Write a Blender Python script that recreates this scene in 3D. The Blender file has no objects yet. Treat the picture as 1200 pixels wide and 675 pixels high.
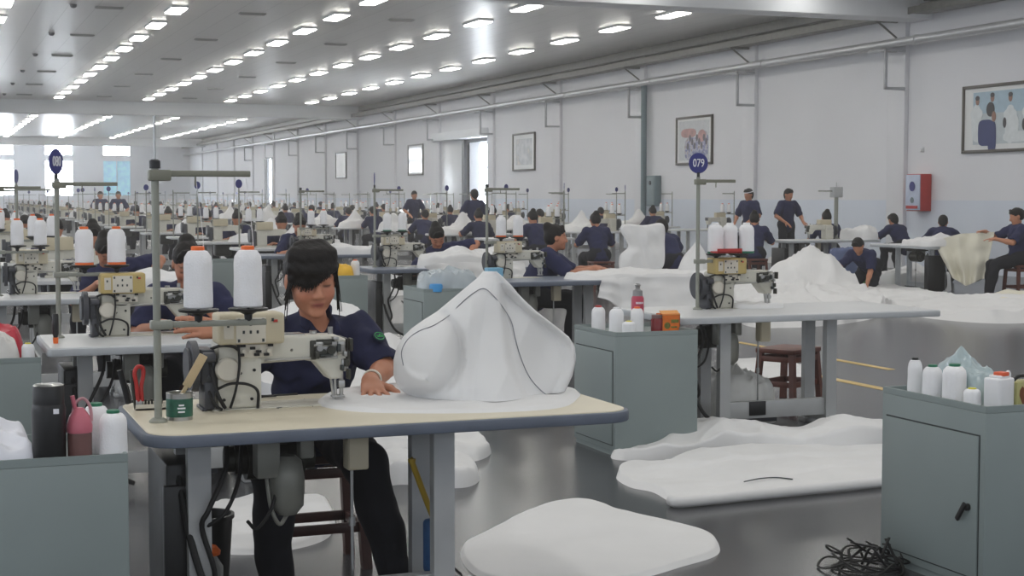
import bpy, bmesh, math, random
import numpy as np
from mathutils import Vector, Matrix, Euler, noise

# ---------------------------------------------------------------- camera, world, exposure, lights
SC = bpy.context.scene
COL = SC.collection
F, CAM_H = 1800.0, 1.5
YAW = math.radians(20.884)
PITCH = math.radians(3.418)
cam_data = bpy.data.cameras.new('camera')
cam = bpy.data.objects.new('camera', cam_data)
COL.objects.link(cam)
cam.location = (0, 0, CAM_H)
cam.rotation_euler = Euler((math.pi / 2 - PITCH, 0, -YAW), 'XYZ')
cam_data.sensor_width = 36.0
cam_data.lens = 36.0 * F / 1200.0
cam_data.clip_end = 400
SC.camera = cam
SC.view_settings.view_transform = 'Standard'
SC.view_settings.look = 'None'
SC.view_settings.gamma = 1
SC.view_settings.use_curve_mapping = False
SC.view_settings.exposure = 0.13
PANEL_LIGHT = 20.0        # radiance of the ceiling light panels
WINDOW_LIGHT = 22.0       # daylight behind the far windows
FILL_LIGHT = 3.5          # glow of unseen windows added beside and behind the camera to lift the ceiling
HAZE = 0.0055             # air scatter added to wash out the far end of the hall
world = bpy.data.worlds.new('world')
SC.world = world
world.use_nodes = True
world.node_tree.nodes['Background'].inputs[0].default_value = (0.75, 0.85, 1.0, 1)
world.node_tree.nodes['Background'].inputs[1].default_value = 1.0
wv = world.node_tree.nodes.new('ShaderNodeVolumeScatter')
wv.inputs['Density'].default_value = HAZE; wv.inputs['Anisotropy'].default_value = 0.5
world.node_tree.links.new(wv.outputs[0], world.node_tree.nodes['World Output'].inputs['Volume'])
WALL_X, BACK_Y, LEFT_X, FRONT_Y, CEIL = 19.0, 119.0, -12.0, -7.0, 5.63
LIGHT_ROWS = [-9.15, -5.55, -1.95, 1.65, 5.25, 8.87, 12.3, 15.85]
LIGHT_YS = [34.5 + 3.15 * k for k in range(-12, 26)]

def at(px, py, d):
    """world point seen at photo pixel (px, py), d metres ahead of the camera"""
    r = (px - 600) / F * d
    u = (337.5 - py) / F * d
    s, c, sp, cp = math.sin(YAW), math.cos(YAW), math.sin(PITCH), math.cos(PITCH)
    return Vector((s * cp * d + c * r + s * sp * u, c * cp * d - s * r + c * sp * u, CAM_H - sp * d + cp * u))

def on(px, py, z):
    a = at(px, py, 1.0); o = Vector((0, 0, CAM_H)); v = a - o
    return o + v * ((z - CAM_H) / v.z)

def on_y(px, py, y):
    a = at(px, py, 1.0); o = Vector((0, 0, CAM_H)); v = a - o
    return o + v * (y / v.y)

def in_frame(p, margin=0):
    v = Vector(p) - Vector((0, 0, CAM_H))
    s, c, sp, cp = math.sin(YAW), math.cos(YAW), math.sin(PITCH), math.cos(PITCH)
    d = v.dot(Vector((s * cp, c * cp, -sp)))
    if d < 0.1: return False
    x = 600 + F * v.dot(Vector((c, -s, 0))) / d
    y = 337.5 - F * v.dot(Vector((s * sp, c * sp, cp))) / d
    return -margin < x < 1200 + margin and -margin < y < 675 + margin

# lamps of the rows that hang outside the frame (those in the frame are built as fixtures below)
def lamp_spots():
    for x in LIGHT_ROWS:
        for y in LIGHT_YS:
            if min(abs(y - b) for b in (26.4, 69.3, 112.3)) > 0.75:
                yield x, y
for x, y in lamp_spots():
    if not in_frame((x, y, CEIL), 25):
        if y > 60: continue
        ld = bpy.data.lights.new('ceiling_lamp', 'AREA')
        ld.shape = 'RECTANGLE'; ld.size = 0.32; ld.size_y = 1.1
        ld.energy = PANEL_LIGHT * 0.32 * 1.1 * math.pi
        ld.color = (1.0, 0.98, 0.94)
        lo = bpy.data.objects.new('ceiling_lamp', ld); lo.location = (x, y, CEIL - 0.03); COL.objects.link(lo)

# ---------------------------------------------------------------- materials
def lin(c):
    return tuple(((v / 255) / 12.92 if v / 255 <= 0.04045 else ((v / 255 + 0.055) / 1.055) ** 2.4) for v in c)

MATS = {}
def mat(name, rgb, rough=0.5, metal=0.0, var=0.06, scale=8.0, bump=0.0, bscale=60.0, trans=0.0, spec=0.5, emit=0.0, sheen=0.0, attr=False):
    if name in MATS: return MATS[name]
    m = bpy.data.materials.new(name); m.use_nodes = True
    nt = m.node_tree; b = nt.nodes['Principled BSDF']
    c = lin(rgb)
    if attr:
        at_ = nt.nodes.new('ShaderNodeAttribute'); at_.attribute_name = 'tint'
        nt.links.new(at_.outputs['Color'], b.inputs['Base Color'])
    elif var > 0:
        tc = nt.nodes.new('ShaderNodeTexCoord')
        n = nt.nodes.new('ShaderNodeTexNoise'); n.inputs['Scale'].default_value = scale; n.inputs['Detail'].default_value = 4
        nt.links.new(tc.outputs['Object'], n.inputs['Vector'])
        r = nt.nodes.new('ShaderNodeValToRGB')
        r.color_ramp.elements[0].position = 0.3; r.color_ramp.elements[1].position = 0.7
        r.color_ramp.elements[0].color = (*[v * (1 - var) for v in c], 1)
        r.color_ramp.elements[1].color = (*[min(1, v * (1 + var)) for v in c], 1)
        nt.links.new(n.outputs['Fac'], r.inputs['Fac']); nt.links.new(r.outputs['Color'], b.inputs['Base Color'])
    else:
        b.inputs['Base Color'].default_value = (*c, 1)
    b.inputs['Roughness'].default_value = rough; b.inputs['Metallic'].default_value = metal
    b.inputs['Specular IOR Level'].default_value = spec
    if trans: b.inputs['Transmission Weight'].default_value = trans
    if sheen: b.inputs['Sheen Weight'].default_value = sheen
    if emit:
        b.inputs['Emission Color'].default_value = (*c, 1); b.inputs['Emission Strength'].default_value = emit
    if bump > 0:
        tc = nt.nodes.new('ShaderNodeTexCoord')
        n2 = nt.nodes.new('ShaderNodeTexNoise'); n2.inputs['Scale'].default_value = bscale; n2.inputs['Detail'].default_value = 3
        nt.links.new(tc.outputs['Object'], n2.inputs['Vector'])
        bp = nt.nodes.new('ShaderNodeBump'); bp.inputs['Strength'].default_value = bump; bp.inputs['Distance'].default_value = 0.01
        nt.links.new(n2.outputs['Fac'], bp.inputs['Height']); nt.links.new(bp.outputs['Normal'], b.inputs['Normal'])
    MATS[name] = m
    return m

M_SKIN = mat('skin', (190, 132, 102), 0.55, var=0.05, scale=14)
M_FACE = mat('face_skin', (190, 132, 102), 0.5, attr=True)
M_HAIR = mat('black_hair', (20, 15, 13), 0.5, var=0.35, scale=40, bump=0.2, bscale=140, spec=0.25)
M_SHIRT = mat('navy_cotton', (29, 33, 72), 0.85, var=0.12, scale=10, bump=0.25, bscale=25)
M_SHIRT2 = mat('deep_navy_cotton', (24, 28, 62), 0.85, var=0.15, scale=12, bump=0.25, bscale=25)
M_PANTS = mat('black_trouser_cloth', (17, 17, 27), 0.9, var=0.2, scale=8, bump=0.2, bscale=30)
M_SHOE = mat('shoe_black', (20, 20, 22), 0.5)
M_CLOTH = mat('white_woven_plastic', (222, 222, 222), 0.72, var=0.025, scale=4, bump=0.16, bscale=14)
M_CREAM = mat('cream_woven_plastic', (226, 222, 205), 0.75, var=0.03, scale=4, bump=0.15, bscale=14)
M_SEAM = mat('grey_seam_thread', (120, 122, 130), 0.8, var=0)
M_THREAD = mat('white_thread', (238, 238, 240), 0.8, var=0.02, scale=30, bump=0.25, bscale=160)
M_ORANGE = mat('orange_plastic', (236, 110, 40), 0.45, var=0.03)
M_GREEN = mat('green_plastic', (30, 110, 80), 0.45, var=0.03)
M_YELLOW = mat('yellow_plastic', (215, 205, 60), 0.5)
M_BLACK = mat('black_plastic', (16, 16, 18), 0.4, var=0.15)
M_RUBBER = mat('black_cable_rubber', (14, 14, 15), 0.6, var=0)
M_DARK = mat('dark_grey_motor_paint', (62, 64, 70), 0.45, var=0.1)
M_OLIVE = mat('dark_greasy_metal', (62, 62, 56), 0.4, 0.5, var=0.25, scale=40)
M_STEEL = mat('bright_steel', (170, 170, 168), 0.3, 0.9, var=0.08)
M_POLE = mat('grey_painted_pole', (142, 144, 134), 0.4, 0.2, var=0.06)
M_ENAMEL = mat('offwhite_machine_enamel', (203, 201, 190), 0.38, var=0.05, scale=9)
M_BOX = mat('cream_control_panel', (196, 186, 160), 0.5, var=0.05)
M_BOXY = mat('yellowed_control_panel', (190, 168, 108), 0.5, var=0.06)
M_PLATE = mat('pale_plate', (208, 203, 190), 0.5, var=0.03)
M_TOPB = mat('beige_laminate', (214, 206, 184), 0.42, var=0.03, scale=5)
M_TOPW = mat('pale_grey_laminate', (205, 207, 208), 0.35, var=0.03, scale=5)
M_TOPD = mat('slate_blue_laminate', (128, 136, 150), 0.35, var=0.05)
M_EDGEB = mat('blue_grey_edge_rubber', (96, 104, 118), 0.5, var=0.08)
M_EDGEW = mat('grey_edge', (176, 180, 184), 0.45, var=0.05)
M_LEG = mat('grey_leg_steel', (178, 180, 180), 0.42, 0.1, var=0.06)
M_CAB = mat('grey_green_cabinet_paint', (132, 143, 142), 0.5, var=0.05, scale=3)
M_CABD = mat('cabinet_gap_dark', (50, 56, 57), 0.7, var=0)
M_WOOD = mat('red_brown_wood', (92, 44, 29), 0.45, var=0.25, scale=12)
M_WOODD = mat('dark_brown_wood', (64, 34, 26), 0.45, var=0.25, scale=12)
M_OWOOD = mat('orange_brown_wood', (150, 84, 48), 0.5, var=0.2, scale=12)
M_BLUE = mat('cobalt_blue_plastic', (38, 42, 120), 0.4, var=0.04)
M_WHITE = mat('white_lettering', (235, 235, 240), 0.5, var=0)
M_PINK = mat('pink_plastic', (196, 104, 120), 0.4, var=0.05)
M_RED = mat('red_paint', (178, 44, 40), 0.45, var=0.05)

# ---------------------------------------------------------------- mesh helpers
class MB:
    def __init__(s): s.v = []; s.f = []; s.m = []; s.cur = 0
    def mat(s, i): s.cur = i; return s
    def add(s, vs, fs):
        o = len(s.v); s.v += [tuple(p) for p in vs]
        for f in fs: s.f.append(tuple(i + o for i in f)); s.m.append(s.cur)
        return s
    def bm(s, bm, mtx=None):
        bm.verts.index_update()
        vs = [(mtx @ v.co if mtx else v.co) for v in bm.verts]
        fs = [[v.index for v in f.verts] for f in bm.faces]
        s.add(vs, fs); bm.free(); return s
    def box(s, c, d, bev=0.0, seg=2, rot=None):
        bm = bmesh.new(); bmesh.ops.create_cube(bm, size=1)
        for v in bm.verts: v.co = Vector((v.co.x * d[0], v.co.y * d[1], v.co.z * d[2]))
        if bev > 0: bmesh.ops.bevel(bm, geom=list(bm.edges), offset=min(bev, min(d) * 0.49), segments=seg, affect='EDGES', profile=0.5)
        m = Matrix.Translation(c)
        if rot: m = m @ Euler(rot).to_matrix().to_4x4()
        return s.bm(bm, m)
    def bx(s, x0, x1, y0, y1, z0, z1, bev=0.0, seg=2):
        return s.box(((x0 + x1) / 2, (y0 + y1) / 2, (z0 + z1) / 2), (abs(x1 - x0), abs(y1 - y0), abs(z1 - z0)), bev, seg)
    def cyl(s, a, b, r0, r1=None, n=16, cap=True):
        a = Vector(a); b = Vector(b); r1 = r0 if r1 is None else r1
        q = (b - a).to_track_quat('Z', 'Y'); vs = []
        for p, r in ((a, r0), (b, r1)):
            for i in range(n):
                t = 2 * math.pi * i / n; vs.append(p + q @ Vector((r * math.cos(t), r * math.sin(t), 0)))
        fs = [(i, (i + 1) % n, n + (i + 1) % n, n + i) for i in range(n)]
        if cap: fs += [tuple(range(n - 1, -1, -1)), tuple(range(n, 2 * n))]
        return s.add(vs, fs)
    def lathe(s, o, prof, n=24, axis='Z'):
        o = Vector(o); vs = []; fs = []
        for r, z in prof:
            for i in range(n):
                t = 2 * math.pi * i / n; p = Vector((r * math.cos(t), r * math.sin(t), z))
                if axis == 'X': p = Vector((p.z, p.x, p.y))
                if axis == 'Y': p = Vector((p.x, p.z, -p.y)) if False else Vector((p.y, p.z, p.x))
                vs.append(o + p)
        k = len(prof)
        for j in range(k - 1):
            for i in range(n): fs.append((j * n + i, j * n + (i + 1) % n, (j + 1) * n + (i + 1) % n, (j + 1) * n + i))
        fs += [tuple(range(n - 1, -1, -1)), tuple((k - 1) * n + i for i in range(n))]
        return s.add(vs, fs)
    def tube(s, pts, r, n=8, res=6):
        P = [Vector(p) for p in pts]; path = []
        if len(P) > 2:
            Q = [P[0] * 2 - P[1]] + P + [P[-1] * 2 - P[-2]]
            for i in range(1, len(Q) - 2):
                for k in range(res):
                    t = k / res; a, b, c, d = Q[i - 1:i + 3]
                    path.append(0.5 * ((2 * b) + (c - a) * t + (2 * a - 5 * b + 4 * c - d) * t * t + (3 * b - a - 3 * c + d) * t ** 3))
            path.append(P[-1])
        else: path = P
        vs = []; fs = []; up = Vector((0.12, 0.31, 0.94)).normalized()
        for i, p in enumerate(path):
            d = (path[min(i + 1, len(path) - 1)] - path[max(i - 1, 0)]).normalized()
            a = d.cross(up)
            if a.length < 1e-3: a = d.cross(Vector((1, 0, 0)))
            a.normalize(); b = d.cross(a)
            for j in range(n):
                t = 2 * math.pi * j / n; vs.append(p + (a * math.cos(t) + b * math.sin(t)) * r)
        for i in range(len(path) - 1):
            for j in range(n): fs.append((i * n + j, i * n + (j + 1) % n, (i + 1) * n + (j + 1) % n, (i + 1) * n + j))
        fs += [tuple(range(n - 1, -1, -1)), tuple((len(path) - 1) * n + j for j in range(n))]
        return s.add(vs, fs)
    def prism(s, poly, z0, z1, bev=0.0, seg=3, mtx=None):
        bm = bmesh.new(); vs = [bm.verts.new((x, y, z0)) for x, y in poly]
        f = bm.faces.new(vs); bm.normal_update()
        if f.normal.z < 0: f.normal_flip()
        r = bmesh.ops.extrude_face_region(bm, geom=[f])
        top = [e for e in r['geom'] if isinstance(e, bmesh.types.BMVert)]
        for v in top: v.co.z = z1
        bmesh.ops.recalc_face_normals(bm, faces=bm.faces)
        if bev > 0:
            es = [e for e in bm.edges if abs(e.verts[0].co.z - e.verts[1].co.z) < 1e-6]
            bmesh.ops.bevel(bm, geom=es, offset=bev, segments=seg, affect='EDGES', profile=0.5)
        return s.bm(bm, mtx)
    def mesh(s, name, mats, smooth=True, angle=38):
        me = bpy.data.meshes.new(name); me.from_pydata(s.v, [], s.f)
        for m in (mats if isinstance(mats, (list, tuple)) else [mats]): me.materials.append(m)
        me.polygons.foreach_set('material_index', s.m)
        bm = bmesh.new(); bm.from_mesh(me); bmesh.ops.recalc_face_normals(bm, faces=bm.faces); bm.to_mesh(me); bm.free()
        if smooth:
            me.polygons.foreach_set('use_smooth', [True] * len(me.polygons)); me.set_sharp_from_angle(angle=math.radians(angle))
        return me
    def obj(s, name, mats, parent=None, loc=None, smooth=True, angle=38):
        return link(name, s.mesh(name, mats, smooth, angle), parent, loc)

def link(name, data, parent=None, loc=None):
    o = bpy.data.objects.new(name, data); COL.objects.link(o)
    if parent: o.parent = parent
    if loc is not None: o.location = loc
    return o

def tag(o, label=None, cat=None, group=None, kind=None):
    if label: o['label'] = label
    if cat: o['category'] = cat
    if group: o['group'] = group
    if kind: o['kind'] = kind
    return o

def thing(name, label, cat, loc=(0, 0, 0), rz=0.0, group=None):
    o = bpy.data.objects.new(name, None); COL.objects.link(o); o.empty_display_size = 0.1
    o.location = loc; o.rotation_euler = (0, 0, rz)
    return tag(o, label, cat, group)

KIDS = {}
def kids(o):
    return list(o.children)
def dup(o, loc=None, rz=None, label=None, group=None, parent=None):
    c = o.copy(); COL.objects.link(c)
    if parent: c.parent = parent
    if loc is not None: c.location = loc
    if rz is not None: c.rotation_euler = (0, 0, rz)
    if label: c['label'] = label
    if group: c['group'] = group
    elif parent is None and 'group' in c and group is not None: del c['group']
    for k in kids(o): dup(k, parent=c)
    return c

def struct(o):
    o['kind'] = 'structure'; return o

def rrect(x0, x1, y0, y1, r, n=6):
    P = []
    for cx, cy, a in ((x1 - r, y1 - r, 0), (x0 + r, y1 - r, 90), (x0 + r, y0 + r, 180), (x1 - r, y0 + r, 270)):
        for i in range(n + 1):
            t = math.radians(a + 90 * i / n); P.append((cx + r * math.cos(t), cy + r * math.sin(t)))
    return P

def text_mesh(txt, size, depth=0.002):
    cu = bpy.data.curves.new('lettering', 'FONT'); cu.body = txt; cu.size = size; cu.extrude = depth
    cu.align_x = 'CENTER'; cu.align_y = 'CENTER'; cu.resolution_u = 3
    o = bpy.data.objects.new('lettering', cu); COL.objects.link(o)
    dg = bpy.context.evaluated_depsgraph_get(); me = bpy.data.meshes.new_from_object(o.evaluated_get(dg))
    bpy.data.objects.remove(o); bpy.data.curves.remove(cu)
    return me

# ---------------------------------------------------------------- implicit surfaces (bodies, hair, clothes)
class Field:
    def __init__(s, lo, hi, h):
        s.lo = np.array(lo, float); s.h = h
        s.n = np.ceil((np.array(hi) - s.lo) / h).astype(int) + 1
        s.D = np.full(tuple(s.n), 0.5, np.float32)
    def sl(s, lo, hi):
        a = np.clip(np.floor((np.array(lo) - s.lo) / s.h).astype(int), 0, s.n); b = np.clip(np.ceil((np.array(hi) - s.lo) / s.h).astype(int) + 1, 0, s.n)
        ax = [(s.lo[i] + s.h * np.arange(a[i], b[i])).astype(np.float32) for i in range(3)]
        return (slice(a[0], b[0]), slice(a[1], b[1]), slice(a[2], b[2])), ax[0][:, None, None], ax[1][None, :, None], ax[2][None, None, :]
    def _mix(s, S, d, k, sub):
        a = s.D[S]
        if a.size == 0: return
        if sub:
            h = np.maximum(k - np.abs(a + d), 0) / k; s.D[S] = np.maximum(a, -d) + h * h * k * 0.25
        else:
            h = np.maximum(k - np.abs(a - d), 0) / k; s.D[S] = np.minimum(a, d) - h * h * k * 0.25
    def cone(s, a, b, ra, rb=None, k=0.02, sub=False):
        a = np.array(a, float); b = np.array(b, float); rb = ra if rb is None else rb
        m = max(ra, rb) + k + 2 * s.h
        S, X, Y, Z = s.sl(np.minimum(a, b) - m, np.maximum(a, b) + m)
        d = b - a; L = max(float(d @ d), 1e-9)
        t = np.clip(((X - a[0]) * d[0] + (Y - a[1]) * d[1] + (Z - a[2]) * d[2]) / L, 0, 1)
        dist = np.sqrt((X - a[0] - t * d[0]) ** 2 + (Y - a[1] - t * d[1]) ** 2 + (Z - a[2] - t * d[2]) ** 2) - (ra + (rb - ra) * t)
        s._mix(S, dist, k, sub)
    def ell(s, c, r, R=None, k=0.02, sub=False):
        c = np.array(c, float); r = np.array(r, float); m = r.max() + k + 2 * s.h
        S, X, Y, Z = s.sl(c - m, c + m)
        x, y, z = X - c[0], Y - c[1], Z - c[2]
        if R is not None:
            R = np.array(R); x, y, z = (R[0][0] * x + R[1][0] * y + R[2][0] * z), (R[0][1] * x + R[1][1] * y + R[2][1] * z), (R[0][2] * x + R[1][2] * y + R[2][2] * z)
        k0 = np.sqrt((x / r[0]) ** 2 + (y / r[1]) ** 2 + (z / r[2]) ** 2); k1 = np.sqrt((x / r[0] ** 2) ** 2 + (y / r[1] ** 2) ** 2 + (z / r[2] ** 2) ** 2) + 1e-6
        s._mix(S, k0 * (k0 - 1) / k1, k, sub)
    def warp(s, amp, freq, seed):
        """add soft wrinkles to a cloth field"""
        rs = np.random.RandomState(seed)
        S, X, Y, Z = s.sl(s.lo, s.lo + s.h * s.n)
        w = 0
        for i in range(5):
            d = rs.normal(size=3); d /= np.linalg.norm(d); f = freq * (0.6 + rs.rand() * 1.2)
            w = w + np.sin(f * (X * d[0] + Y * d[1] + Z * d[2]) + rs.rand() * 6.3 + 1.5 * np.sin(f * 0.5 * (X * d[1] - Z * d[0] + Y)))
        s.D = s.D + (amp * 0.4 * w).astype(np.float32)
    def net(s):
        D = s.D; I = D < 0; n = s.n
        c = np.zeros(tuple(n - 1), np.int8)
        offs = [(i, j, k) for i in (0, 1) for j in (0, 1) for k in (0, 1)]
        for i, j, k in offs: c += I[i:n[0] - 1 + i, j:n[1] - 1 + j, k:n[2] - 1 + k]
        act = np.argwhere((c > 0) & (c < 8))
        idx = np.full(tuple(n - 1), -1, np.int32); idx[act[:, 0], act[:, 1], act[:, 2]] = np.arange(len(act))
        val = np.stack([D[act[:, 0] + i, act[:, 1] + j, act[:, 2] + k] for i, j, k in offs], 1)
        P = np.zeros((len(act), 3)); cnt = np.zeros(len(act))
        for a in range(8):
            for b in range(a + 1, 8):
                da = np.array(offs[b]) - np.array(offs[a])
                if np.abs(da).sum() != 1: continue
                va, vb = val[:, a], val[:, b]; m = (va < 0) != (vb < 0)
                t = np.where(m, va / np.where(m, va - vb, 1), 0)
                P += m[:, None] * (np.array(offs[a]) + t[:, None] * da); cnt += m
        V = s.lo + s.h * (act + P / np.maximum(cnt, 1)[:, None])
        faces = []
        for ax in range(3):
            o1, o2 = (ax + 1) % 3, (ax + 2) % 3
            A = np.take(I, range(0, n[ax] - 1), ax); B = np.take(I, range(1, n[ax]), ax)
            e = np.argwhere(A != B)
            e = e[(e[:, o1] > 0) & (e[:, o2] > 0) & (e[:, o1] < n[o1] - 1) & (e[:, o2] < n[o2] - 1)]
            if not len(e): continue
            fl = A[e[:, 0], e[:, 1], e[:, 2]]
            q = []
            for d1, d2 in ((1, 1), (0, 1), (0, 0), (1, 0)):
                g = e.copy(); g[:, o1] -= d1; g[:, o2] -= d2; q.append(idx[g[:, 0], g[:, 1], g[:, 2]])
            q = np.stack(q, 1); q[~fl] = q[~fl][:, ::-1]; faces.append(q)
        return V, np.concatenate(faces) if faces else np.zeros((0, 4), int)
    def mesh(s, name, m):
        V, Q = s.net()
        return np_mesh(name, V, Q, m)

def np_mesh(name, V, Q, m, mi=None):
    me = bpy.data.meshes.new(name)
    me.vertices.add(len(V)); me.vertices.foreach_set('co', np.asarray(V, np.float32).ravel())
    me.loops.add(4 * len(Q)); me.loops.foreach_set('vertex_index', np.asarray(Q, np.int32).ravel())
    me.polygons.add(len(Q)); me.polygons.foreach_set('loop_start', np.arange(0, 4 * len(Q), 4, dtype=np.int32))
    me.polygons.foreach_set('use_smooth', np.ones(len(Q), bool))
    for x in (m if isinstance(m, (list, tuple)) else [m]): me.materials.append(x)
    if mi is not None: me.polygons.foreach_set('material_index', np.asarray(mi, np.int32))
    me.update(calc_edges=True); me.validate()
    return me
# ---------------------------------------------------------------- the room
def room_mats():
    m = mat('epoxy_floor', (66, 67, 70), 0.22, var=0.10, scale=0.9, spec=0.6)
    m = mat('ceiling_panel', (232, 232, 230), 0.30, var=0.0, spec=0.55)
    nt = m.node_tree; b = nt.nodes['Principled BSDF']
    tc = nt.nodes.new('ShaderNodeTexCoord'); mp = nt.nodes.new('ShaderNodeMapping')
    mp.inputs['Rotation'].default_value = (0, 0, math.pi / 2)
    br = nt.nodes.new('ShaderNodeTexBrick'); br.inputs['Scale'].default_value = 1.0
    br.inputs['Brick Width'].default_value = 6.0; br.inputs['Row Height'].default_value = 0.6
    br.inputs['Mortar Size'].default_value = 0.006
    c = lin((232, 232, 230))
    br.inputs['Color1'].default_value = (*c, 1); br.inputs['Color2'].default_value = (*[v * 0.95 for v in c], 1)
    br.inputs['Mortar'].default_value = (*[v * 0.6 for v in c], 1)
    nt.links.new(tc.outputs['Object'], mp.inputs['Vector']); nt.links.new(mp.outputs['Vector'], br.inputs['Vector'])
    nt.links.new(br.outputs['Color'], b.inputs['Base Color'])
room_mats()
M_FLOOR, M_CEIL = MATS['epoxy_floor'], MATS['ceiling_panel']
M_WALL = mat('white_wall_paint', (226, 227, 231), 0.7, var=0.02, scale=0.7)
M_WAIN = mat('pale_blue_wall_paint', (216, 223, 234), 0.6, var=0.03, scale=0.8)
M_BEAM = mat('silver_beam_cladding', (234, 237, 240), 0.35, 0.0, var=0.03, scale=1.0)
M_PANEL = mat('lamp_diffuser', (255, 251, 243), 0.5, var=0, emit=PANEL_LIGHT)
M_DAY = mat('daylit_glass', (240, 247, 255), 0.3, var=0, emit=WINDOW_LIGHT)
M_DAYB = mat('blue_curtained_glass', (150, 200, 220), 0.4, var=0.25, scale=3, emit=0.55)
M_FRAME = mat('white_window_frame', (225, 228, 230), 0.5, var=0.02)
M_PIPE = mat('silver_pipe', (196, 198, 200), 0.3, 0.35, var=0.05)
M_PIPED = mat('dull_conduit', (112, 112, 106), 0.5, 0.2, var=0.15)
M_TEAL = mat('grey_teal_paint', (112, 130, 136), 0.5, var=0.05)

struct(MB().bx(LEFT_X - .3, WALL_X + .3, FRONT_Y - .3, BACK_Y + .3, -.2, 0).obj('floor', M_FLOOR))
struct(MB().bx(LEFT_X - .3, WALL_X + .3, FRONT_Y - .3, BACK_Y + .3, CEIL, CEIL + .2).obj('ceiling', M_CEIL))
M_FILL_SIDE = mat('side_fill_glass', (236, 244, 255), 0.3, var=0, emit=FILL_LIGHT)
M_FILL_FRONT = mat('front_fill_glass', (236, 244, 255), 0.3, var=0, emit=FILL_LIGHT * .5)
wl = MB().bx(LEFT_X - .3, LEFT_X, FRONT_Y, BACK_Y, 0, 1.5).bx(LEFT_X - .3, LEFT_X, FRONT_Y, BACK_Y, 4.3, CEIL); wf = MB().bx(LEFT_X, WALL_X, FRONT_Y - .3, FRONT_Y, 0, 1.5).bx(LEFT_X, WALL_X, FRONT_Y - .3, FRONT_Y, 4.3, CEIL)
wn = 20
for k in range(21):
    y = FRONT_Y + 6.0 * k; wl.bx(LEFT_X - .3, LEFT_X, y, y + 2.4, 1.5, 4.3); wn += 1
    f = MB()
    for y0, y1, z0, z1 in ((y + 2.4, y + 2.48, 1.5, 4.3), (y + 5.92, y + 6, 1.5, 4.3), (y + 4.16, y + 4.24, 1.5, 4.3), (y + 2.4, y + 6, 1.5, 1.58), (y + 2.4, y + 6, 4.22, 4.3)): f.bx(LEFT_X - .12, LEFT_X + .02, y0, y1, z0, z1)
    fo = struct(f.obj('window_%d' % wn, M_FRAME)); MB().bx(LEFT_X - .16, LEFT_X - .13, y + 2.4, y + 6, 1.5, 4.3).obj('pane', M_FILL_SIDE, fo)  # unseen left windows, added for their light on the ceiling
for k in range(6):
    x = LEFT_X + 5.2 * k; x1 = min(WALL_X, x + 1.8); wf.bx(x, x1, FRONT_Y - .3, FRONT_Y, 1.5, 4.3); wn += 1
    xe = x + 5.2
    f = MB()
    for a, b, z0, z1 in ((x1, x1 + .08, 1.5, 4.3), (xe - .08, xe, 1.5, 4.3), (x1 + 1.6, x1 + 1.68, 1.5, 4.3), (x1, xe, 1.5, 1.58), (x1, xe, 4.22, 4.3)): f.bx(a, b, FRONT_Y - .12, FRONT_Y + .02, z0, z1)
    fo = struct(f.obj('window_%d' % wn, M_FRAME)); MB().bx(x1, xe, FRONT_Y - .16, FRONT_Y - .13, 1.5, 4.3).obj('pane', M_FILL_FRONT, fo)  # unseen windows behind the camera, added to light the hall
struct(wl.obj('wall_left', M_WALL)); struct(wf.obj('wall_front', M_WALL))
w = MB()
for y0, y1, z0, z1 in ((FRONT_Y, 52.0, 0, CEIL), (52.0, 57.4, 3.62, CEIL), (57.4, 89.0, 0, CEIL), (89.0, 91.2, 3.7, CEIL), (91.2, BACK_Y, 0, CEIL)):
    w.bx(WALL_X, WALL_X + .3, y0, y1, z0, z1)
struct(w.obj('wall_right', M_WALL))
w = MB()
for y0, y1 in ((FRONT_Y, 51.9), (57.5, 88.9), (91.3, BACK_Y)): w.bx(WALL_X - .012, WALL_X, y0, y1, 0, 1.42)
struct(w.obj('baseboard_right', M_WAIN))
w = MB()
XS = [(4.1 + 4.2 * k, 6.2 + 4.2 * k) for k in range(-3, 3)]
w.bx(LEFT_X, WALL_X, BACK_Y, BACK_Y + .3, 5.42, CEIL); w.bx(LEFT_X, WALL_X, BACK_Y, BACK_Y + .3, 4.2, 4.5); w.bx(LEFT_X, WALL_X, BACK_Y, BACK_Y + .3, 0, 1.5)
e = [LEFT_X] + [v for p in XS for v in p] + [WALL_X]
for a, b in zip(e[0::2], e[1::2]): w.bx(a, b, BACK_Y, BACK_Y + .3, 1.5, 4.2); w.bx(a, b, BACK_Y, BACK_Y + .3, 4.5, 5.42)
struct(w.obj('wall_back', M_WALL))
n = 0
for i, (a, b) in enumerate(XS):
    for z0, z1 in ((1.5, 4.2), (4.5, 5.42)):
        n += 1
        f = MB()
        for x0, x1, q0, q1 in ((a, a + .07, z0, z1), (b - .07, b, z0, z1), (a, b, z0, z0 + .07), (a, b, z1 - .07, z1), ((a + b) / 2 - .03, (a + b) / 2 + .03, z0, z1)):
            f.bx(x0, x1, BACK_Y - .02, BACK_Y + .1, q0, q1)
        fo = struct(f.obj('window_%d' % n, M_FRAME))
        MB().bx(a, b, BACK_Y + .1, BACK_Y + .13, z0, z1).obj('pane', M_DAYB if (i == 5 and z0 < 2) else M_DAY, fo)
# transverse ceiling beams
for i, y in enumerate((26.4, 69.3, 112.3)):
    struct(MB().bx(LEFT_X, WALL_X, y - .35, y + .35, 5.05, CEIL, .02).obj('trim_%d' % (i + 1), M_BEAM))
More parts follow.
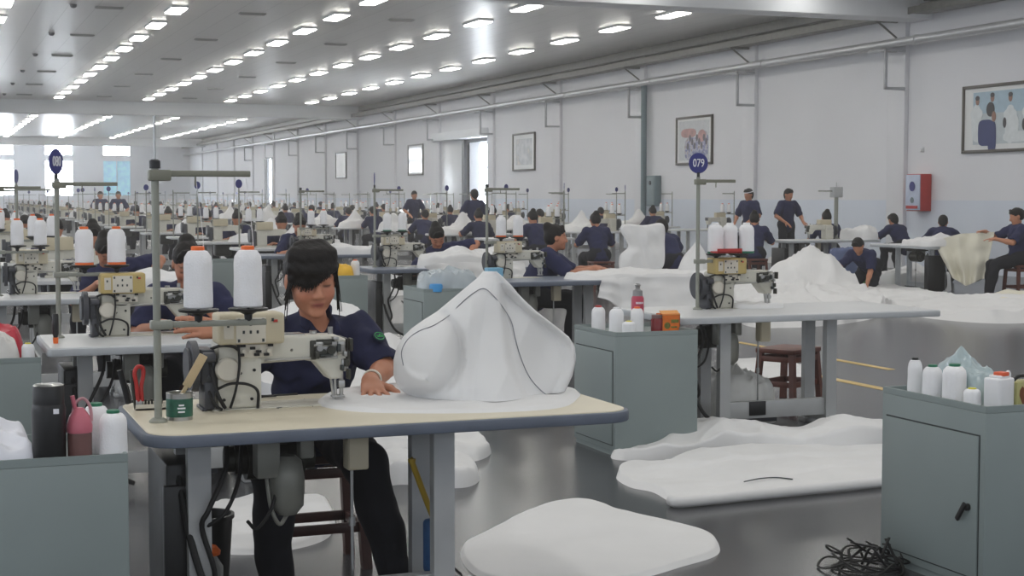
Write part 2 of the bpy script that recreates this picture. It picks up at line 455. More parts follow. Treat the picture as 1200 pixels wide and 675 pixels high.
# wall pilasters
for i, k in enumerate(range(-1, 14)):
    y = 33.3 + 6.15 * k
    struct(MB().bx(WALL_X - .1, WALL_X, y - .3, y + .3, 1.42 if False else 0, CEIL, .01).obj('trim_%d' % (i + 4), M_WALL))
    if 24 < y < 100:
        h = thing('pipe_hanger', 'grey square pipe hanger high on a white wall pilaster', 'bracket', (WALL_X - .1, y, 4.1), 0, 'square hangers on the wall pilasters')
        hb = MB()
        hb.bx(-.5, 0, -.33, -.27, .361, .421, .01); hb.bx(-.5, 0, -.33, -.27, -.42, -.36, .01); hb.bx(-.5, -.44, -.33, -.27, -.4195, .4195, .01)
        hb.bx(-.5, -.44, -.33, .3, .36, .42, .01)
        hb.obj('hanger_frame', mat('grey_hanger_paint', (172, 174, 178), .5), h)
        b = thing('pipe_support', 'dark triangular steel support under the wall pipes', 'bracket', (WALL_X, y, 5.0), 0, 'steel supports under the wall pipes')
        sb = MB(); sb.bx(-.62, 0, -.03, .03, .08, .14); sb.bx(-.5, 0, -.03, .03, -.52, -.46)
        sb.cyl((-.58, 0, .1), (-.03, 0, -.28), .022, n=6); sb.bx(-.06, 0, -.05, .05, -.6, .3)
        sb.obj('support_arm', M_PIPED, b)
# pipes along the right wall
p = MB()
p.cyl((WALL_X - .42, 12, 4.63), (WALL_X - .42, BACK_Y - .02, 4.63), .085, n=14)
for y in range(20, 110, 6): p.cyl((WALL_X - .42, y, 4.63), (WALL_X - .42, y + .14, 4.63), .1, n=14)
tag(p.obj('sprinkler_pipe', M_PIPE), 'long shiny silver pipe running low along the white wall', 'pipe')
p = MB(); p.bx(WALL_X - .6, WALL_X - .15, 12, BACK_Y - .02, 5.14, 5.2); p.bx(WALL_X - .62, WALL_X - .59, 12, BACK_Y - .02, 5.12, 5.26)
for z in (5.24, 5.3): p.cyl((WALL_X - .3, 12, z), (WALL_X - .3, BACK_Y - .02, z), .05, n=10)
tag(p.obj('cable_tray', M_PIPED), 'dull grey cable tray with conduits above the silver pipe', 'cable tray')
p = MB()
for y in range(14, 110, 2):
    p.bx(WALL_X - .5, WALL_X - .36, y, y + .3, 5.2, 5.33)
# dark box put where the wall above the tray lies in shade
tag(MB().bx(WALL_X - .25, WALL_X, 12, BACK_Y, 5.4, CEIL - .005, .02).obj('corner_shade', M_PIPED), 'dark grey strip standing for shade in the corner of wall and ceiling', 'shade strip')
# ceiling light fixtures
k = 0; LP = None
for x, y in lamp_spots():
    if in_frame((x, y, CEIL), 25):
        if LP is None:
            LP = thing('ceiling_light', 'small bright rectangular light panel set in the grey ceiling', 'ceiling light', (x, y, CEIL), 0, 'light panels in rows on the ceiling')
            fr = MB()
            for a in (-1, 1): fr.bx(a * .175 - .015, a * .175 + .015, -.58, .58, -.05, 0); fr.bx(-.19, .19, a * .565 - .015, a * .565 + .015, -.05, 0)
            fr.obj('light_frame', M_FRAME, LP)
            MB().bx(-.16, .16, -.55, .55, -.075, -.004).obj('diffuser', M_PANEL, LP)
        else: dup(LP, (x, y, CEIL))
# smoke detectors and air slots on the ceiling
D0 = None
for x in (3.08,):
    for j in range(7):
        y = 34.6 + 6.15 * j
        if abs(y - 69.3) < .8: continue
        if D0 is None:
            D0 = tag(MB().lathe((0, 0, 0), [(.075, 0), (.075, -.02), (.06, -.06), (.02, -.08)], 16).obj('smoke_detector', M_DARK, None, (x, y, CEIL)), 'small dark round detector on the ceiling left of the lights', 'smoke detector', 'dark detectors in a row on the ceiling')
        else: dup(D0, (x, y, CEIL))
V0 = None
for x in (3.85, 7.0, 10.5):
    for j in range(6):
        y = 34.8 + 6.15 * j
        if not in_frame((x, y, CEIL)): continue
        if V0 is None:
            v = MB(); v.bx(-.3, .3, -.1, .1, -.03, 0, .005)
            for q in range(4): v.bx(-.27, .27, -.075 + q * .045, -.06 + q * .045, -.04, -.03)
            V0 = tag(v.obj('ceiling_vent', mat('grey_vent', (160, 160, 158), .5), None, (x, y, CEIL)), 'dull grey slotted air vent on the ceiling between lights', 'vent', 'slotted vents on the ceiling')
        else: dup(V0, (x, y, CEIL))

# side door and its surroundings
d = struct(MB().bx(WALL_X - .05, WALL_X + .12, 54.75, 54.98, 0, 3.62).bx(WALL_X + .02, WALL_X + .12, 52.0, 52.12, 0, 3.62).bx(WALL_X + .02, WALL_X + .12, 52.1, 54.8, 3.5, 3.62).obj('door_1', mat('black_door_post', (28, 30, 34), .5)))
g = MB().bx(WALL_X + .2, WALL_X + .24, 52.0, 54.8, 0, 3.62).obj('glass', M_DAYB if False else mat('dim_daylit_glass', (205, 212, 222), .3, var=0, emit=0.75), d)
g2 = MB()
for z0, z1 in ((.2, 1.5), (1.7, 2.5), (2.6, 3.4)): g2.bx(WALL_X + .17, WALL_X + .2, 52.25, 53.6, z0, z1)
g2.obj('window_panes', M_DAY, d)
MB().bx(WALL_X - .04, WALL_X + .06, 55.0, 57.4, .02, 3.62, .01).obj('sliding_leaf', mat('pale_door_leaf', (206, 208, 210), .3, var=.08, scale=.6), d)
tag(MB().bx(WALL_X - .35, WALL_X, 51.9, 57.9, 3.64, 3.95, .03).obj('door_hood', M_FRAME), 'white box hood above the sliding side door', 'door hood')
d = struct(MB().bx(WALL_X - .04, WALL_X + .1, 90.3, 91.2, 0, 3.7).obj('door_2', MATS['black_door_post']))
MB().bx(WALL_X + .1, WALL_X + .14, 89.0, 90.3, 0, 3.7).obj('glass', M_DAY, d)
# riser pipe and electric box
tag(MB().cyl((WALL_X - .2, 38.95, 0), (WALL_X - .2, 38.95, 4.6), .08, n=12).obj('riser_pipe', M_TEAL), 'grey-teal vertical pipe running down the white wall', 'pipe')
eb = thing('electric_box', 'grey-teal electric box low on the wall by the vertical pipe', 'electric box', (WALL_X - .01, 38.55, 1.65))
MB().bx(-.2, 0, -.33, .2, -.42, .42, .01).obj('box', M_TEAL, eb)
MB().bx(-.21, -.2, -.28, .15, -.37, .37, .003).obj('door', mat('box_door_grey', (128, 143, 148), .5), eb)
MB().lathe((-.21, -.06, .22), [(.06, 0), (.06, -.015)], 16, 'X').obj('dial', M_BLACK, eb)
# fire cabinet
fc = thing('fire_cabinet', 'red and white fire hose cabinet on the white wall', 'fire cabinet', (WALL_X - .012, 26.25, 1.2))
MB().bx(-.26, 0, -.24, .24, 0, .75, .01).obj('cabinet_body', M_RED, fc)
MB().bx(-.285, -.262, -.235, .235, .02, .735, .004).obj('door', mat('pale_blue_door', (190, 200, 220), .5), fc)
MB().lathe((-.285, .0, .5), [(.09, 0), (.1, -.012)], 20, 'X').obj('sign_disc', M_BLUE, fc)
MB().lathe((-.285, .0, .22), [(.05, 0), (.06, -.012)], 20, 'X').obj('dial', M_TEAL, fc)
MB().bx(-.3, -.285, -.18, .2, .05, .11).obj('lettering_strip', M_RED, fc)
tag(MB().bx(-.03, 0, -.06, .06, -.05, .05, .005).lathe((-.03, 0, 0), [(.04, 0), (.03, -.02)], 10, 'X').obj('wall_button', M_FRAME, None, (WALL_X, 26.35, 2.45)), 'tiny white knob on the wall above the fire cabinet', 'wall fitting')
# framed pictures
def frame(name, label, yc, hw, z0, z1, group=None):
    t = thing(name, label, 'poster', (WALL_X, yc, z0))
    H = z1 - z0; f = MB()
    for y0, y1, a, b in ((-hw, -hw + .06, 0, H), (hw - .06, hw, 0, H), (-hw, hw, 0, .06), (-hw, hw, H - .06, H)): f.bx(-.06, 0, y0, y1, a, b, .008)
    f.obj('frame', mat('dark_frame', (70, 62, 52), .4), t)
    MB().bx(-.03, 0, -hw + .05, hw - .05, .05, H - .05).obj('mat_board', mat('poster_mat', (226, 228, 228), .5, var=.02), t)
    return t, H
def blob(m, y, z, ry, rz, x=-.034, n=18, sq=1.0):
    pts = []
    for i in range(n):
        a = 2 * math.pi * i / n; ca, sa = math.cos(a), math.sin(a)
        pts.append((y + ry * math.copysign(abs(ca) ** sq, ca), z + rz * math.copysign(abs(sa) ** sq, sa)))
    o = len(m.v); m.add([(x, a, b) for a, b in pts] + [(x + .006, a, b) for a, b in pts], [tuple(range(n)), tuple(range(2 * n - 1, n - 1, -1))] + [(i, (i + 1) % n, n + (i + 1) % n, n + i) for i in range(n)])
t, H = frame('framed_poster', 'wide framed picture of white-coated people round a table, nearest on the wall', 23.4, 1.62, 2.33, 3.63)
pm = MB()
def ly(u): return 1.3 - u * 2.6     # u 0..1 from left to right in the picture
pm.mat(0).bx(-.034, -.028, ly(1.06), ly(0), .16, H - .14)
pm.mat(5); pm.bx(-.036, -.03, ly(1.06), ly(0.0), .75, H - .14)
pm.mat(1)
for u, z in ((.04, .85), (.42, .8), (.62, .83), (.85, .8)): blob(pm, ly(u), z - .28, .15, .36, -.037, sq=.8); blob(pm, ly(u), z - .1, .19, .12, -.0386)
pm.mat(2)
for u, z in ((.05, 1.0), (.22, 1.04), (.42, 1.02), (.6, 1.04), (.85, 1.0)): blob(pm, ly(u), z, .055, .085, -.04)
blob(pm, ly(.24), .68, .06, .1, -.043)
pm.mat(3)
for u, z in ((.05, 1.05), (.22, 1.09), (.42, 1.07), (.6, 1.09), (.85, 1.05)): blob(pm, ly(u), z, .06, .045, -.042)
blob(pm, ly(.2), .82, .12, .14, -.041); blob(pm, ly(.36), .55, .05, .1, -.04); blob(pm, ly(.58), .5, .08, .12, -.04)
pm.mat(4); blob(pm, ly(.15), .38, .23, .25, -.042, sq=.5); blob(pm, ly(.22), .3, .12, .3, -.0425, sq=.6)
pm.mat(1); blob(pm, ly(.5), .28, .4, .1, -.044, sq=.7); blob(pm, ly(.47), .5, .12, .2, -.041)
pm.obj('picture', [mat('pic_pale', (190, 200, 204), .5), mat('pic_white', (218, 224, 226), .5), mat('pic_skin', (150, 110, 92), .5), mat('pic_dark', (48, 46, 50), .5), mat('pic_navy', (44, 56, 110), .5), mat('pic_sky', (168, 192, 206), .5)], t)
def noisy_pic(name, cols, scale):
    m = bpy.data.materials.new(name); m.use_nodes = True; nt = m.node_tree; b = nt.nodes['Principled BSDF']
    tc = nt.nodes.new('ShaderNodeTexCoord'); n = nt.nodes.new('ShaderNodeTexNoise'); n.inputs['Scale'].default_value = scale; n.inputs['Detail'].default_value = 6
    r = nt.nodes.new('ShaderNodeValToRGB'); r.color_ramp.interpolation = 'LINEAR'
    while len(r.color_ramp.elements) < len(cols): r.color_ramp.elements.new(0.5)
    for i, c in enumerate(cols): r.color_ramp.elements[i].position = 0.3 + 0.4 * i / (len(cols) - 1); r.color_ramp.elements[i].color = (*lin(c), 1)
    nt.links.new(tc.outputs['Object'], n.inputs['Vector']); nt.links.new(n.outputs['Fac'], r.inputs['Fac']); nt.links.new(r.outputs['Color'], b.inputs['Base Color'])
    b.inputs['Roughness'].default_value = .4; return m
t, H = frame('framed_poster', 'framed picture of a colourful crowd behind the blue 079 sign', 36.26, 1.02, 2.33, 3.61)
pm = MB(); pm.mat(0).bx(-.034, -.028, -.85, .85, .12, H - .12); pm.mat(1)
blob(pm, .1, .42, .42, .3, -.04, sq=.6); blob(pm, -.5, .5, .3, .38, -.0405, sq=.6)
pm.mat(2); blob(pm, .3, .84, .42, .12, -.041, sq=.7); blob(pm, -.45, .75, .22, .16, -.041)
pm.mat(3)
for i in range(9): blob(pm, -.7 + i * .13, .6 + .12 * math.sin(i * 2.1), .06, .09, -.043)
pm.obj('picture', [mat('pic_haze', (200, 204, 206), .5), noisy_pic('pic_crowd', [(120, 120, 130), (96, 104, 160), (190, 190, 200), (150, 130, 120)], 9), mat('pic_banner', (184, 140, 136), .5, var=.25, scale=6), mat('pic_heads', (92, 84, 92), .5)], t)
t, H = frame('framed_poster', 'framed faded grey picture right of the sliding door', 48.6, 1.03, 2.36, 3.64)
MB().bx(-.034, -.028, -.75, .75, .2, H - .2).obj('picture', noisy_pic('pic_grey', [(206, 206, 206), (186, 188, 190), (160, 164, 166), (200, 190, 180)], 3), t)
t, H = frame('framed_poster', 'framed pale picture shining with glare left of the sliding door', 60.9, 1.03, 2.36, 3.64)
MB().bx(-.034, -.028, -.9, .9, .12, H - .12).obj('picture', mat('glossy_glare_print', (232, 234, 238), .08, var=.05, scale=1.5), t)  # overexposed glare put into the pale colour
t, H = frame('framed_poster', 'framed picture washed pale beige by painted glare, farthest along the white wall', 73.1, 1.0, 2.36, 3.64)
MB().bx(-.034, -.028, -.85, .85, .12, H - .12).obj('picture', mat('pic_glare', (212, 208, 200), .4, var=.08, scale=2), t)  # pale tone stands for glare over the whole picture
# floor markings
YM = mat('yellow_floor_paint', (206, 176, 96), 0.4, var=0.15, scale=14)
struct(MB().bx(6.9, 6.99, 1.5, 11.6, 0, .003).obj('trim_40', YM))
w = MB()
for y0 in (9.5, 11.2, 12.9): w.bx(7.75, 7.83, y0, y0 + 1.0, 0, .003)
struct(w.obj('trim_41', YM))
# ---------------------------------------------------------------- work furniture and machines
TZ = 0.76
def make_table(L, D, top, edge, leg, label, detail=True, round_r=0.09, brake=False, legs=(.16, 1.0)):
    """industrial sewing table; origin on the floor under the front left corner, operator at +y"""
    t = thing('sewing_table', label, 'sewing table')
    P = rrect(0, L, 0, D, round_r)
    MB().prism(P, TZ - .042, TZ - .004, .006, 2).obj('edge_band', edge, t)
    MB().prism(rrect(.016, L - .016, .016, D - .016, round_r - .014), TZ - .02, TZ, .002, 1).obj('tabletop', top, t)
    lx0, lx1 = legs
    for x in (lx0, lx1):
        for y in (.22, .22 + min(.26, D * .3)):
            m = MB(); m.bx(x, x + .075, y, y + .012, .03, TZ - .04); m.bx(x + .0005, x + .012, y + .006, y + .05, .031, TZ - .041); m.bx(x + .063, x + .0745, y + .006, y + .05, .031, TZ - .041)
            m.bx(x - .01, x + .085, y - .02, y + .07, 0, .03, .006); m.bx(x - .03, x + .105, y - .03, y + .08, TZ - .055, TZ - .042)
            m.obj('leg', leg, t)
        MB().bx(x + .015, x + .06, .1, D - .08, .03, .075, .006).obj('side_rail', leg, t)
    m = MB(); m.bx(lx0 + .07, lx1 + .01, .24, .262, .08, .19, .004); m.bx(lx0 + .071, lx1 + .009, .25, .29, .179, .189)
    m.obj('cross_rail', leg, t)
    m = MB(); m.bx(.1, .2, .3, D - .12, .03, .62, .01); m.bx(.09, .21, .28, .32, .1, .55, .006); m.obj('control_box', M_BLACK, t)
    m = MB()  # motor under the machine
    m.bx(.36, .62, .38, .62, TZ - .085, TZ - .045, .01)
    m.cyl((.40, .5, TZ - .17), (.6, .5, TZ - .17), .075, n=20); m.cyl((.36, .5, TZ - .17), (.4, .5, TZ - .17), .055, n=16)
    m.cyl((.6, .5, TZ - .17), (.64, .5, TZ - .17), .05, n=16); m.bx(.46, .54, .44, .56, TZ - .12, TZ - .06, .006)
    m.cyl((.33, .5, TZ - .17), (.36, .5, TZ - .17), .045, n=14)
    m.obj('motor', M_OLIVE, t)
    m = MB(); m.bx(.39, .47, .24, .32, TZ - .2, TZ - .05, .01); m.lathe((.5, .28, TZ - .33), [(.03, 0), (.055, .03), (.06, .12), (.05, .18), (.03, .2)], 16); m.bx(.55, .6, .3, .36, TZ - .15, TZ - .045, .008)
    m.tube([(.43, .28, TZ - .2), (.44, .26, TZ - .3), (.47, .27, TZ - .36), (.5, .28, TZ - .33)], .007)
    m.obj('oil_cup', mat('grey_cup_paint', (128, 128, 120), .45, .2, var=.12), t)
    m = MB(); m.bx(.70, .775, .24, .31, TZ - .19, TZ - .045, .008); m.bx(.705, .77, .236, .24, TZ - .18, TZ - .06)
    m.obj('switch_box', M_BOX, t)
    m = MB(); m.cyl((.74, .34, .12), (.74, .34, TZ - .12), .006, n=8); m.cyl((.74, .34, .36), (.74, .34, .39), .012, n=8); m.obj('pedal_rod', M_STEEL, t)
    m = MB(); m.box((.74, .34, .11), (.3, .2, .014), .005, 2, (.2, 0, 0)); m.bx(.6, .88, .33, .35, .04, .1); m.obj('pedal', M_DARK, t)
    MB().tube([(.3, .3, TZ - .07), (.28, .22, TZ - .16), (.22, .19, TZ - .28), (.2, .2, .42), (.24, .2, .26), (.2, .3, .2)], .009).obj('cable', M_RUBBER, t)
    MB().tube([(.36, .35, TZ - .1), (.33, .25, TZ - .2), (.27, .2, TZ - .3), (.19, .25, TZ - .36)], .007).obj('cable', M_RUBBER, t)
    MB().tube([(.48, .34, TZ - .1), (.45, .25, TZ - .27), (.39, .23, TZ - .36), (.36, .26, TZ - .34)], .006).obj('cable', M_RUBBER, t)
    MB().tube([(.14, .32, .6), (.16, .24, .42), (.2, .18, .25), (.27, .14, .12), (.42, .12, .05)], .012).obj('cable', M_RUBBER, t)
    if brake:
        m = MB(); m.bx(.62, .74, .232, .238, .1, .19, .002); m.obj('switch_plate', M_BLACK, t)
    return t

def make_machine(label, box, body=None, dirty=False):
    """long-arm lockstitch machine, handwheel at -x, needle at +x; its back faces -y; origin on the table under the column"""
    body = body or M_ENAMEL
    t = thing('sewing_machine', label, 'sewing machine'); t.scale = (.965, 1, .91)
    m = MB()
    m.bx(-.09, .39, -.075, .1, 0, .004, .001)                                  # bed plate
    m.prism([(-.07, -.07), (.085, -.07), (.085, .08), (-.07, .08)], .003, .2, .014)  # column
    m.bx(-.07, .085, -.07, .08, .16, .27, .02)
    # arm tapering to the head, drawn in x-z and pushed along y
    arm = [(.05, .165), (.1, .172), (.25, .178), (.29, .17), (.345, .1), (.39, .1), (.405, .17), (.405, .255), (.37, .272), (.1, .275), (.05, .275)]
    m.prism(arm, -.055, .06, .012, 3, Matrix.Rotation(math.pi / 2, 4, 'X'))
    m.obj('casting', body, t)
    m = MB(); m.cyl((-.135, .005, .165), (-.16, .005, .165), .098, n=32); m.cyl((-.16, .005, .165), (-.172, .005, .165), .07, n=24); m.cyl((-.07, .005, .165), (-.135, .005, .165), .03, n=14)
    m.obj('handwheel', M_DARK, t)
    m = MB(); m.bx(-.132, -.078, -.07, .055, .1, .235, .012); m.bx(-.12, -.082, -.075, .05, .005, .11, .008)
    m.cyl((-.125, -.08, .205), (-.082, -.08, .205), .02, n=12); m.bx(-.128, -.11, -.07, .05, 0, .012, .003)
    for z in (.13, .2): m.lathe((-.105, -.076, z), [(.006, 0), (.006, -.006)], 8, 'Y')
    m.obj('wheel_motor', M_DARK, t)
    m = MB(); m.bx(-.075, .165, -.11, .02, .252, .37, .012, 3); m.obj('control_panel', box, t)
    po = MB(); po.bx(-.012, .095, -.1135, -.109, .258, .355, .003); po.bx(-.055, -.02, -.1125, -.109, .275, .345, .002)
    po.obj('panel_plate', M_PLATE, t)
    m = MB()
    for (x, z) in ((.015, .3), (.04, .33), (.04, .3), (.065, .3), (-.002, .345), (.085, .345), (-.002, .268), (.085, .268), (.12, .345), (-.04, .325)): m.bx(x - .004, x + .004, -.1155, -.112, z - .006, z + .006)
    m.obj('panel_marks', M_CABD, t)
    MB().bx(.122, .138, -.1125, -.109, .335, .345).obj('badge', mat('red_badge', (190, 60, 50), .5), t)
    m = MB(); m.lathe((-.035, -.068, .155), [(.047, 0), (.047, -.012), (.04, -.02)], 28, 'Y'); m.obj('round_cover', M_PLATE, t)
    m = MB(); m.bx(.005, .125, -.085, -.06, .2, .25, .004)
    for x in (.02, .045, .08, .11): m.cyl((x, -.084, .225), (x, -.094, .225), .008, n=10)
    m.obj('lever_plate', M_PLATE, t)
    for x, z in ((.01, .21), (.05, .235), (.072, .222), (.065, .21), (.1, .21), (.115, .245), (.015, .245)): MB().bx(x - .008, x + .01, -.096, -.084, z - .004, z + .006).obj('lever', M_RUBBER, t)
    for x, z in ((.06, .15), (.01, .14), (.05, .04), (-.05, .04), (.2, .22)): MB().lathe((x, -.07 if x < .1 else -.055, z), [(.006, .005), (.006, -.005)], 10, 'Y').obj('screw', M_RUBBER, t)
    MB().tube([(-.09, -.05, .235), (-.06, -.09, .25), (-.02, -.1, .245), (.0, -.09, .23)], .006).obj('cable', M_RUBBER, t)
    MB().tube([(-.1, -.06, .2), (-.09, -.09, .12), (-.075, -.1, .06), (-.05, -.09, .012)], .007).obj('cable', M_RUBBER, t)
    MB().tube([(-.075, -.085, .085), (-.03, -.1, .105), (.03, -.1, .1), (.068, -.09, .07), (.07, -.08, .005)], .0055).obj('cable', M_RUBBER, t)
    MB().tube([(.0, -.09, .25), (.002, -.095, .17), (-.012, -.095, .08), (-.03, -.085, .01)], .005).obj('cable', M_RUBBER, t)
    MB().tube([(-.105, -.04, .1), (-.1, -.085, .06), (-.08, -.09, .02), (-.06, -.08, .005)], .006).obj('cable', M_RUBBER, t)
    m = MB()  # dark linkage on the head
    m.bx(.268, .29, -.07, -.05, .18, .255, .004); m.cyl((.31, -.055, .205), (.31, -.075, .205), .018, n=14); m.cyl((.345, -.055, .215), (.345, -.08, .215), .016, n=14)
    m.bx(.372, .418, -.05, .05, .19, .262, .014); m.bx(.405, .43, -.03, .04, .14, .25, .012); m.bx(.29, .36, -.066, -.055, .246, .258, .003)
    m.obj('head_linkage', M_OLIVE, t)
    m = MB(); m.bx(.275, .37, -.068, -.052, .19, .25, .006); m.bx(.37, .4, -.072, -.05, .2, .25, .006); m.cyl((.28, -.07, .235), (.395, -.07, .235), .006, n=8)
    m.cyl((.30, -.07, .225), (.30, -.085, .225), .012, n=12); m.bx(.385, .412, -.066, -.05, .13, .18, .006); m.cyl((.1, -.062, .183), (.37, -.066, .187), .005, n=8)
    m.obj('tension_unit', M_STEEL, t)
    for x, z, w_, h_, mm in ((.29, .2, .014, .03, M_OLIVE), (.33, .245, .03, .012, M_OLIVE), (.372, .225, .012, .03, M_CABD), (.395, .2, .012, .02, M_STEEL), (.4, .165, .014, .03, M_OLIVE), (.385, .145, .01, .02, M_CABD), (.41, .12, .01, .04, M_OLIVE), (.325, .198, .05, .006, M_CABD), (.418, .235, .01, .05, M_OLIVE), (.36, .262, .02, .012, M_STEEL)):
        MB().bx(x - w_ / 2, x + w_ / 2, -.088, -.05, z - h_ / 2, z + h_ / 2, .002).obj('lever', mm, t)
    m = MB(); m.cyl((.375, -.01, .115), (.375, -.01, .03), .0065, n=10); m.cyl((.375, -.01, .03), (.375, -.01, .002), .0022, .001, n=8)
    m.cyl((.398, -.01, .15), (.398, -.01, .028), .008, n=10); m.bx(.385, .41, -.022, .002, .06, .09, .004); m.bx(.36, .41, -.025, .008, .022, .03, .003); m.cyl((.358, -.012, .1), (.366, -.012, .03), .005, n=8)
    m.obj('needle_bar', M_STEEL, t)
    MB().bx(.14, .26, -.02, .06, .27, .278, .003).obj('top_plate', M_STEEL, t); MB().cyl((.36, 0, .27), (.36, 0, .3), .01, n=10).obj('thread_guide', M_STEEL, t); MB().cyl((.3, .02, .27), (.3, .02, .285), .014, n=12).obj('thread_guide', M_STEEL, t)
    return t

def make_stand(label, sign=None, arm_z=.80, tray_z=.385, pole_h=.94, arm_len=.31, rot=0.0, rod=False):
    """thread stand clamped to the table; origin at the foot of its pole on the tabletop"""
    t = thing('thread_stand', label, 'thread stand')
    m = MB(); m.cyl((0, 0, 0), (0, 0, arm_z + .03), .0125, n=14); m.lathe((0, 0, 0), [(.03, 0), (.03, .006), (.018, .015)], 16); m.obj('pole', M_POLE, t)
    m = MB(); m.bx(-.022, .05, -.02, .02, arm_z - .02, arm_z + .016, .005); m.bx(.03, arm_len, -.012, .012, arm_z - .006, arm_z + .014, .003); m.cyl((.125, -.014, arm_z + .004), (.125, .014, arm_z + .004), .006, n=8); m.cyl((arm_len - .015, -.014, arm_z + .004), (arm_len - .015, .014, arm_z + .004), .006, n=8)
    m.tube([(.13, 0, arm_z), (.13, 0, arm_z - .03), (.135, .01, arm_z - .035)], .003)
    m.obj('guide_arm', mat('grey_olive_arm', (126, 126, 112), .45, .1), t)
    m = MB(); m.bx(-.022, .05, -.02, .02, tray_z - .06, tray_z - .03, .005); m.bx(.02, .36, -.011, .011, tray_z - .055, tray_z - .035, .003); m.obj('tray_bar', M_POLE, t)
    for x in (.135, .3):
        m = MB(); m.lathe((x, 0, tray_z - .04), [(.012, 0), (.014, .022), (.03, .03), (.064, .035), (.067, .042), (.063, .044), (.05, .04)], 24); m.cyl((x, 0, tray_z), (x, 0, tray_z + .12), .005, n=8)
        m.obj('spool_plate', M_BLACK, t)
    if sign is None:
        m = MB(); m.lathe((0, 0, arm_z + .02), [(.018, 0), (.018, .025), (.01, .03)], 12); m.obj('clamp_cap', M_BLACK, t)
        m = MB(); m.cyl((0, 0, arm_z + .04), (0, 0, pole_h), .004, n=8); m.obj('rod', M_STEEL, t)
    else:
        ax = Matrix.Rotation(rot, 4, 'Z')
        m = MB(); m.cyl((0, 0, arm_z + .01), (0, 0, arm_z + .06), .01, n=10); m.obj('sign_post', M_BLACK, t)
        m = MB(); m.lathe((0, 0, 0), [(.064, .004), (.067, .0), (.064, -.004)], 32, 'Y'); d = m.obj('number_sign', M_BLUE, t, (0, 0, arm_z + .12)); d.rotation_euler = (0, 0, rot)
        if sign:
            me = text_mesh(sign, .066); me.materials.append(M_WHITE)
            o = link('number', me, d); o.location = (0, -.006, -.001); o.rotation_euler = (math.pi / 2, 0, 0); o.scale = (.82, 1.15, 1)
    return t

def make_spool(label, cap, base=None, h=.195, r=.046, core=True, group=None, thread_to=None):
    t = thing('thread_cone', label, 'thread cone', group=group)
    b = .012 if base else .003
    prof = [(r - .004, b)] + [(r, b + .004), (r, b + h * .2), (r - .0015, h * .5), (r - .001, h * .72), (r - .004, h * .84), (r * .66, h * .93), (r * .45, h * .945)]
    MB().lathe((0, 0, 0), prof, 28).obj('thread', M_THREAD, t)
    MB().lathe((0, 0, h * .93), [(r * .46, -.01), (r * .46, h * .07), (r * .38, h * .08)], 20).obj('cap', cap, t)
    if base: MB().lathe((0, 0, 0), [(r * .95, 0), (r * 1.02, .003), (r * .98, .014)], 28).obj('base', base, t)
    if thread_to:
        MB().tube([(r * .4, 0, h * .98), (r * .35, .004, h * 1.25), tuple(Vector(thread_to) * .5 + Vector((r * .2, .004, h * .6))), thread_to], .0011, 5).obj('loose_thread', M_THREAD, t)
    return t

def make_stool(label, wood, h=.46, w=.34):
    t = thing('stool', label, 'stool')
    MB().bx(-w / 2, w / 2, -w * .4, w * .4, h - .035, h, .008).obj('seat', wood, t)
    for sx in (-1, 1):
        for sy in (-1, 1):
            a = Vector((sx * (w / 2 - .03), sy * (w * .4 - .03), h - .03)); b = Vector((sx * (w / 2 - .005), sy * (w * .4 - .005), 0))
            m = MB(); vs = []
            for p in (b, a):
                for dx, dy in ((-1, -1), (1, -1), (1, 1), (-1, 1)): vs.append(p + Vector((dx * .02, dy * .02, 0)))
            m.add(vs, [(3, 2, 1, 0), (4, 5, 6, 7)] + [(i, (i + 1) % 4, 4 + (i + 1) % 4, 4 + i) for i in range(4)]); m.obj('leg', wood, t)
    for z in (h * .36, h - .075):
        for q in (-1, 1):
            MB().bx(-w / 2 + .02, w / 2 - .02, q * (w * .4 - .02) - .01, q * (w * .4 - .02) + .01, z - .02, z + .02, .003).obj('stretcher', wood, t)
            MB().bx(q * (w / 2 - .02) - .01, q * (w / 2 - .02) + .01, -w * .4 + .02, w * .4 - .02, z - .0195, z + .0195, .003).obj('stretcher', wood, t)
    return t

def make_cabinet(label, w=.5, d=.5, h=.72, handle=True, door_side='x'):
    """steel tool cabinet with a raised rim; door on its -x side; origin on the floor at its front left corner"""
    t = thing('tool_cabinet', label, 'cabinet')
    m = MB()
    m.bx(0, w, 0, d, .03, h - .025, .004); m.bx(.01, w - .01, .01, d - .01, 0, .03)
    for a in ((.0005, .012, .012, d - .012), (w - .012, w - .0005, .012, d - .012), (.0005, w - .0005, .0005, .012), (.0005, w - .0005, d - .012, d - .0005)): m.bx(*a, h - .0245, h)
    m.obj('body', M_CAB, t)
    MB().bx(-.001, .004, .03, d - .03, .06, h - .11, 0).obj('door_gap', M_CABD, t)
    dr = MB().bx(-.007, .004, .036, d - .036, .066, h - .116, .002).obj('door', M_CAB, t)
    if handle:
        m = MB(); m.lathe((-.007, .085, .33), [(.014, 0), (.014, -.012), (.008, -.016)], 14, 'X'); m.box((-.026, .105, .31), (.012, .02, .085), .004, 2, (.6, 0, 0)); m.obj('handle', M_BLACK, dr)
    return t

def smooth_poly(P, n=120):
    P = [Vector((p[0], p[1])) for p in P]; k = len(P); out = []
    for i in range(k):
        a, b, c, d = P[i - 1], P[i], P[(i + 1) % k], P[(i + 2) % k]
        for j in range(8):
            t = j / 8; out.append(0.5 * ((2 * b) + (c - a) * t + (2 * a - 5 * b + 4 * c - d) * t * t + (3 * b - a - 3 * c + d) * t ** 3))
    L = [0]
    for i in range(len(out)): L.append(L[-1] + (out[(i + 1) % len(out)] - out[i]).length)
    res = []; j = 0
    for i in range(n):
        s = L[-1] * i / n
        while L[j + 1] < s: j += 1
        t = (s - L[j]) / max(L[j + 1] - L[j], 1e-9); res.append(out[j].lerp(out[(j + 1) % len(out)], t))
    return res

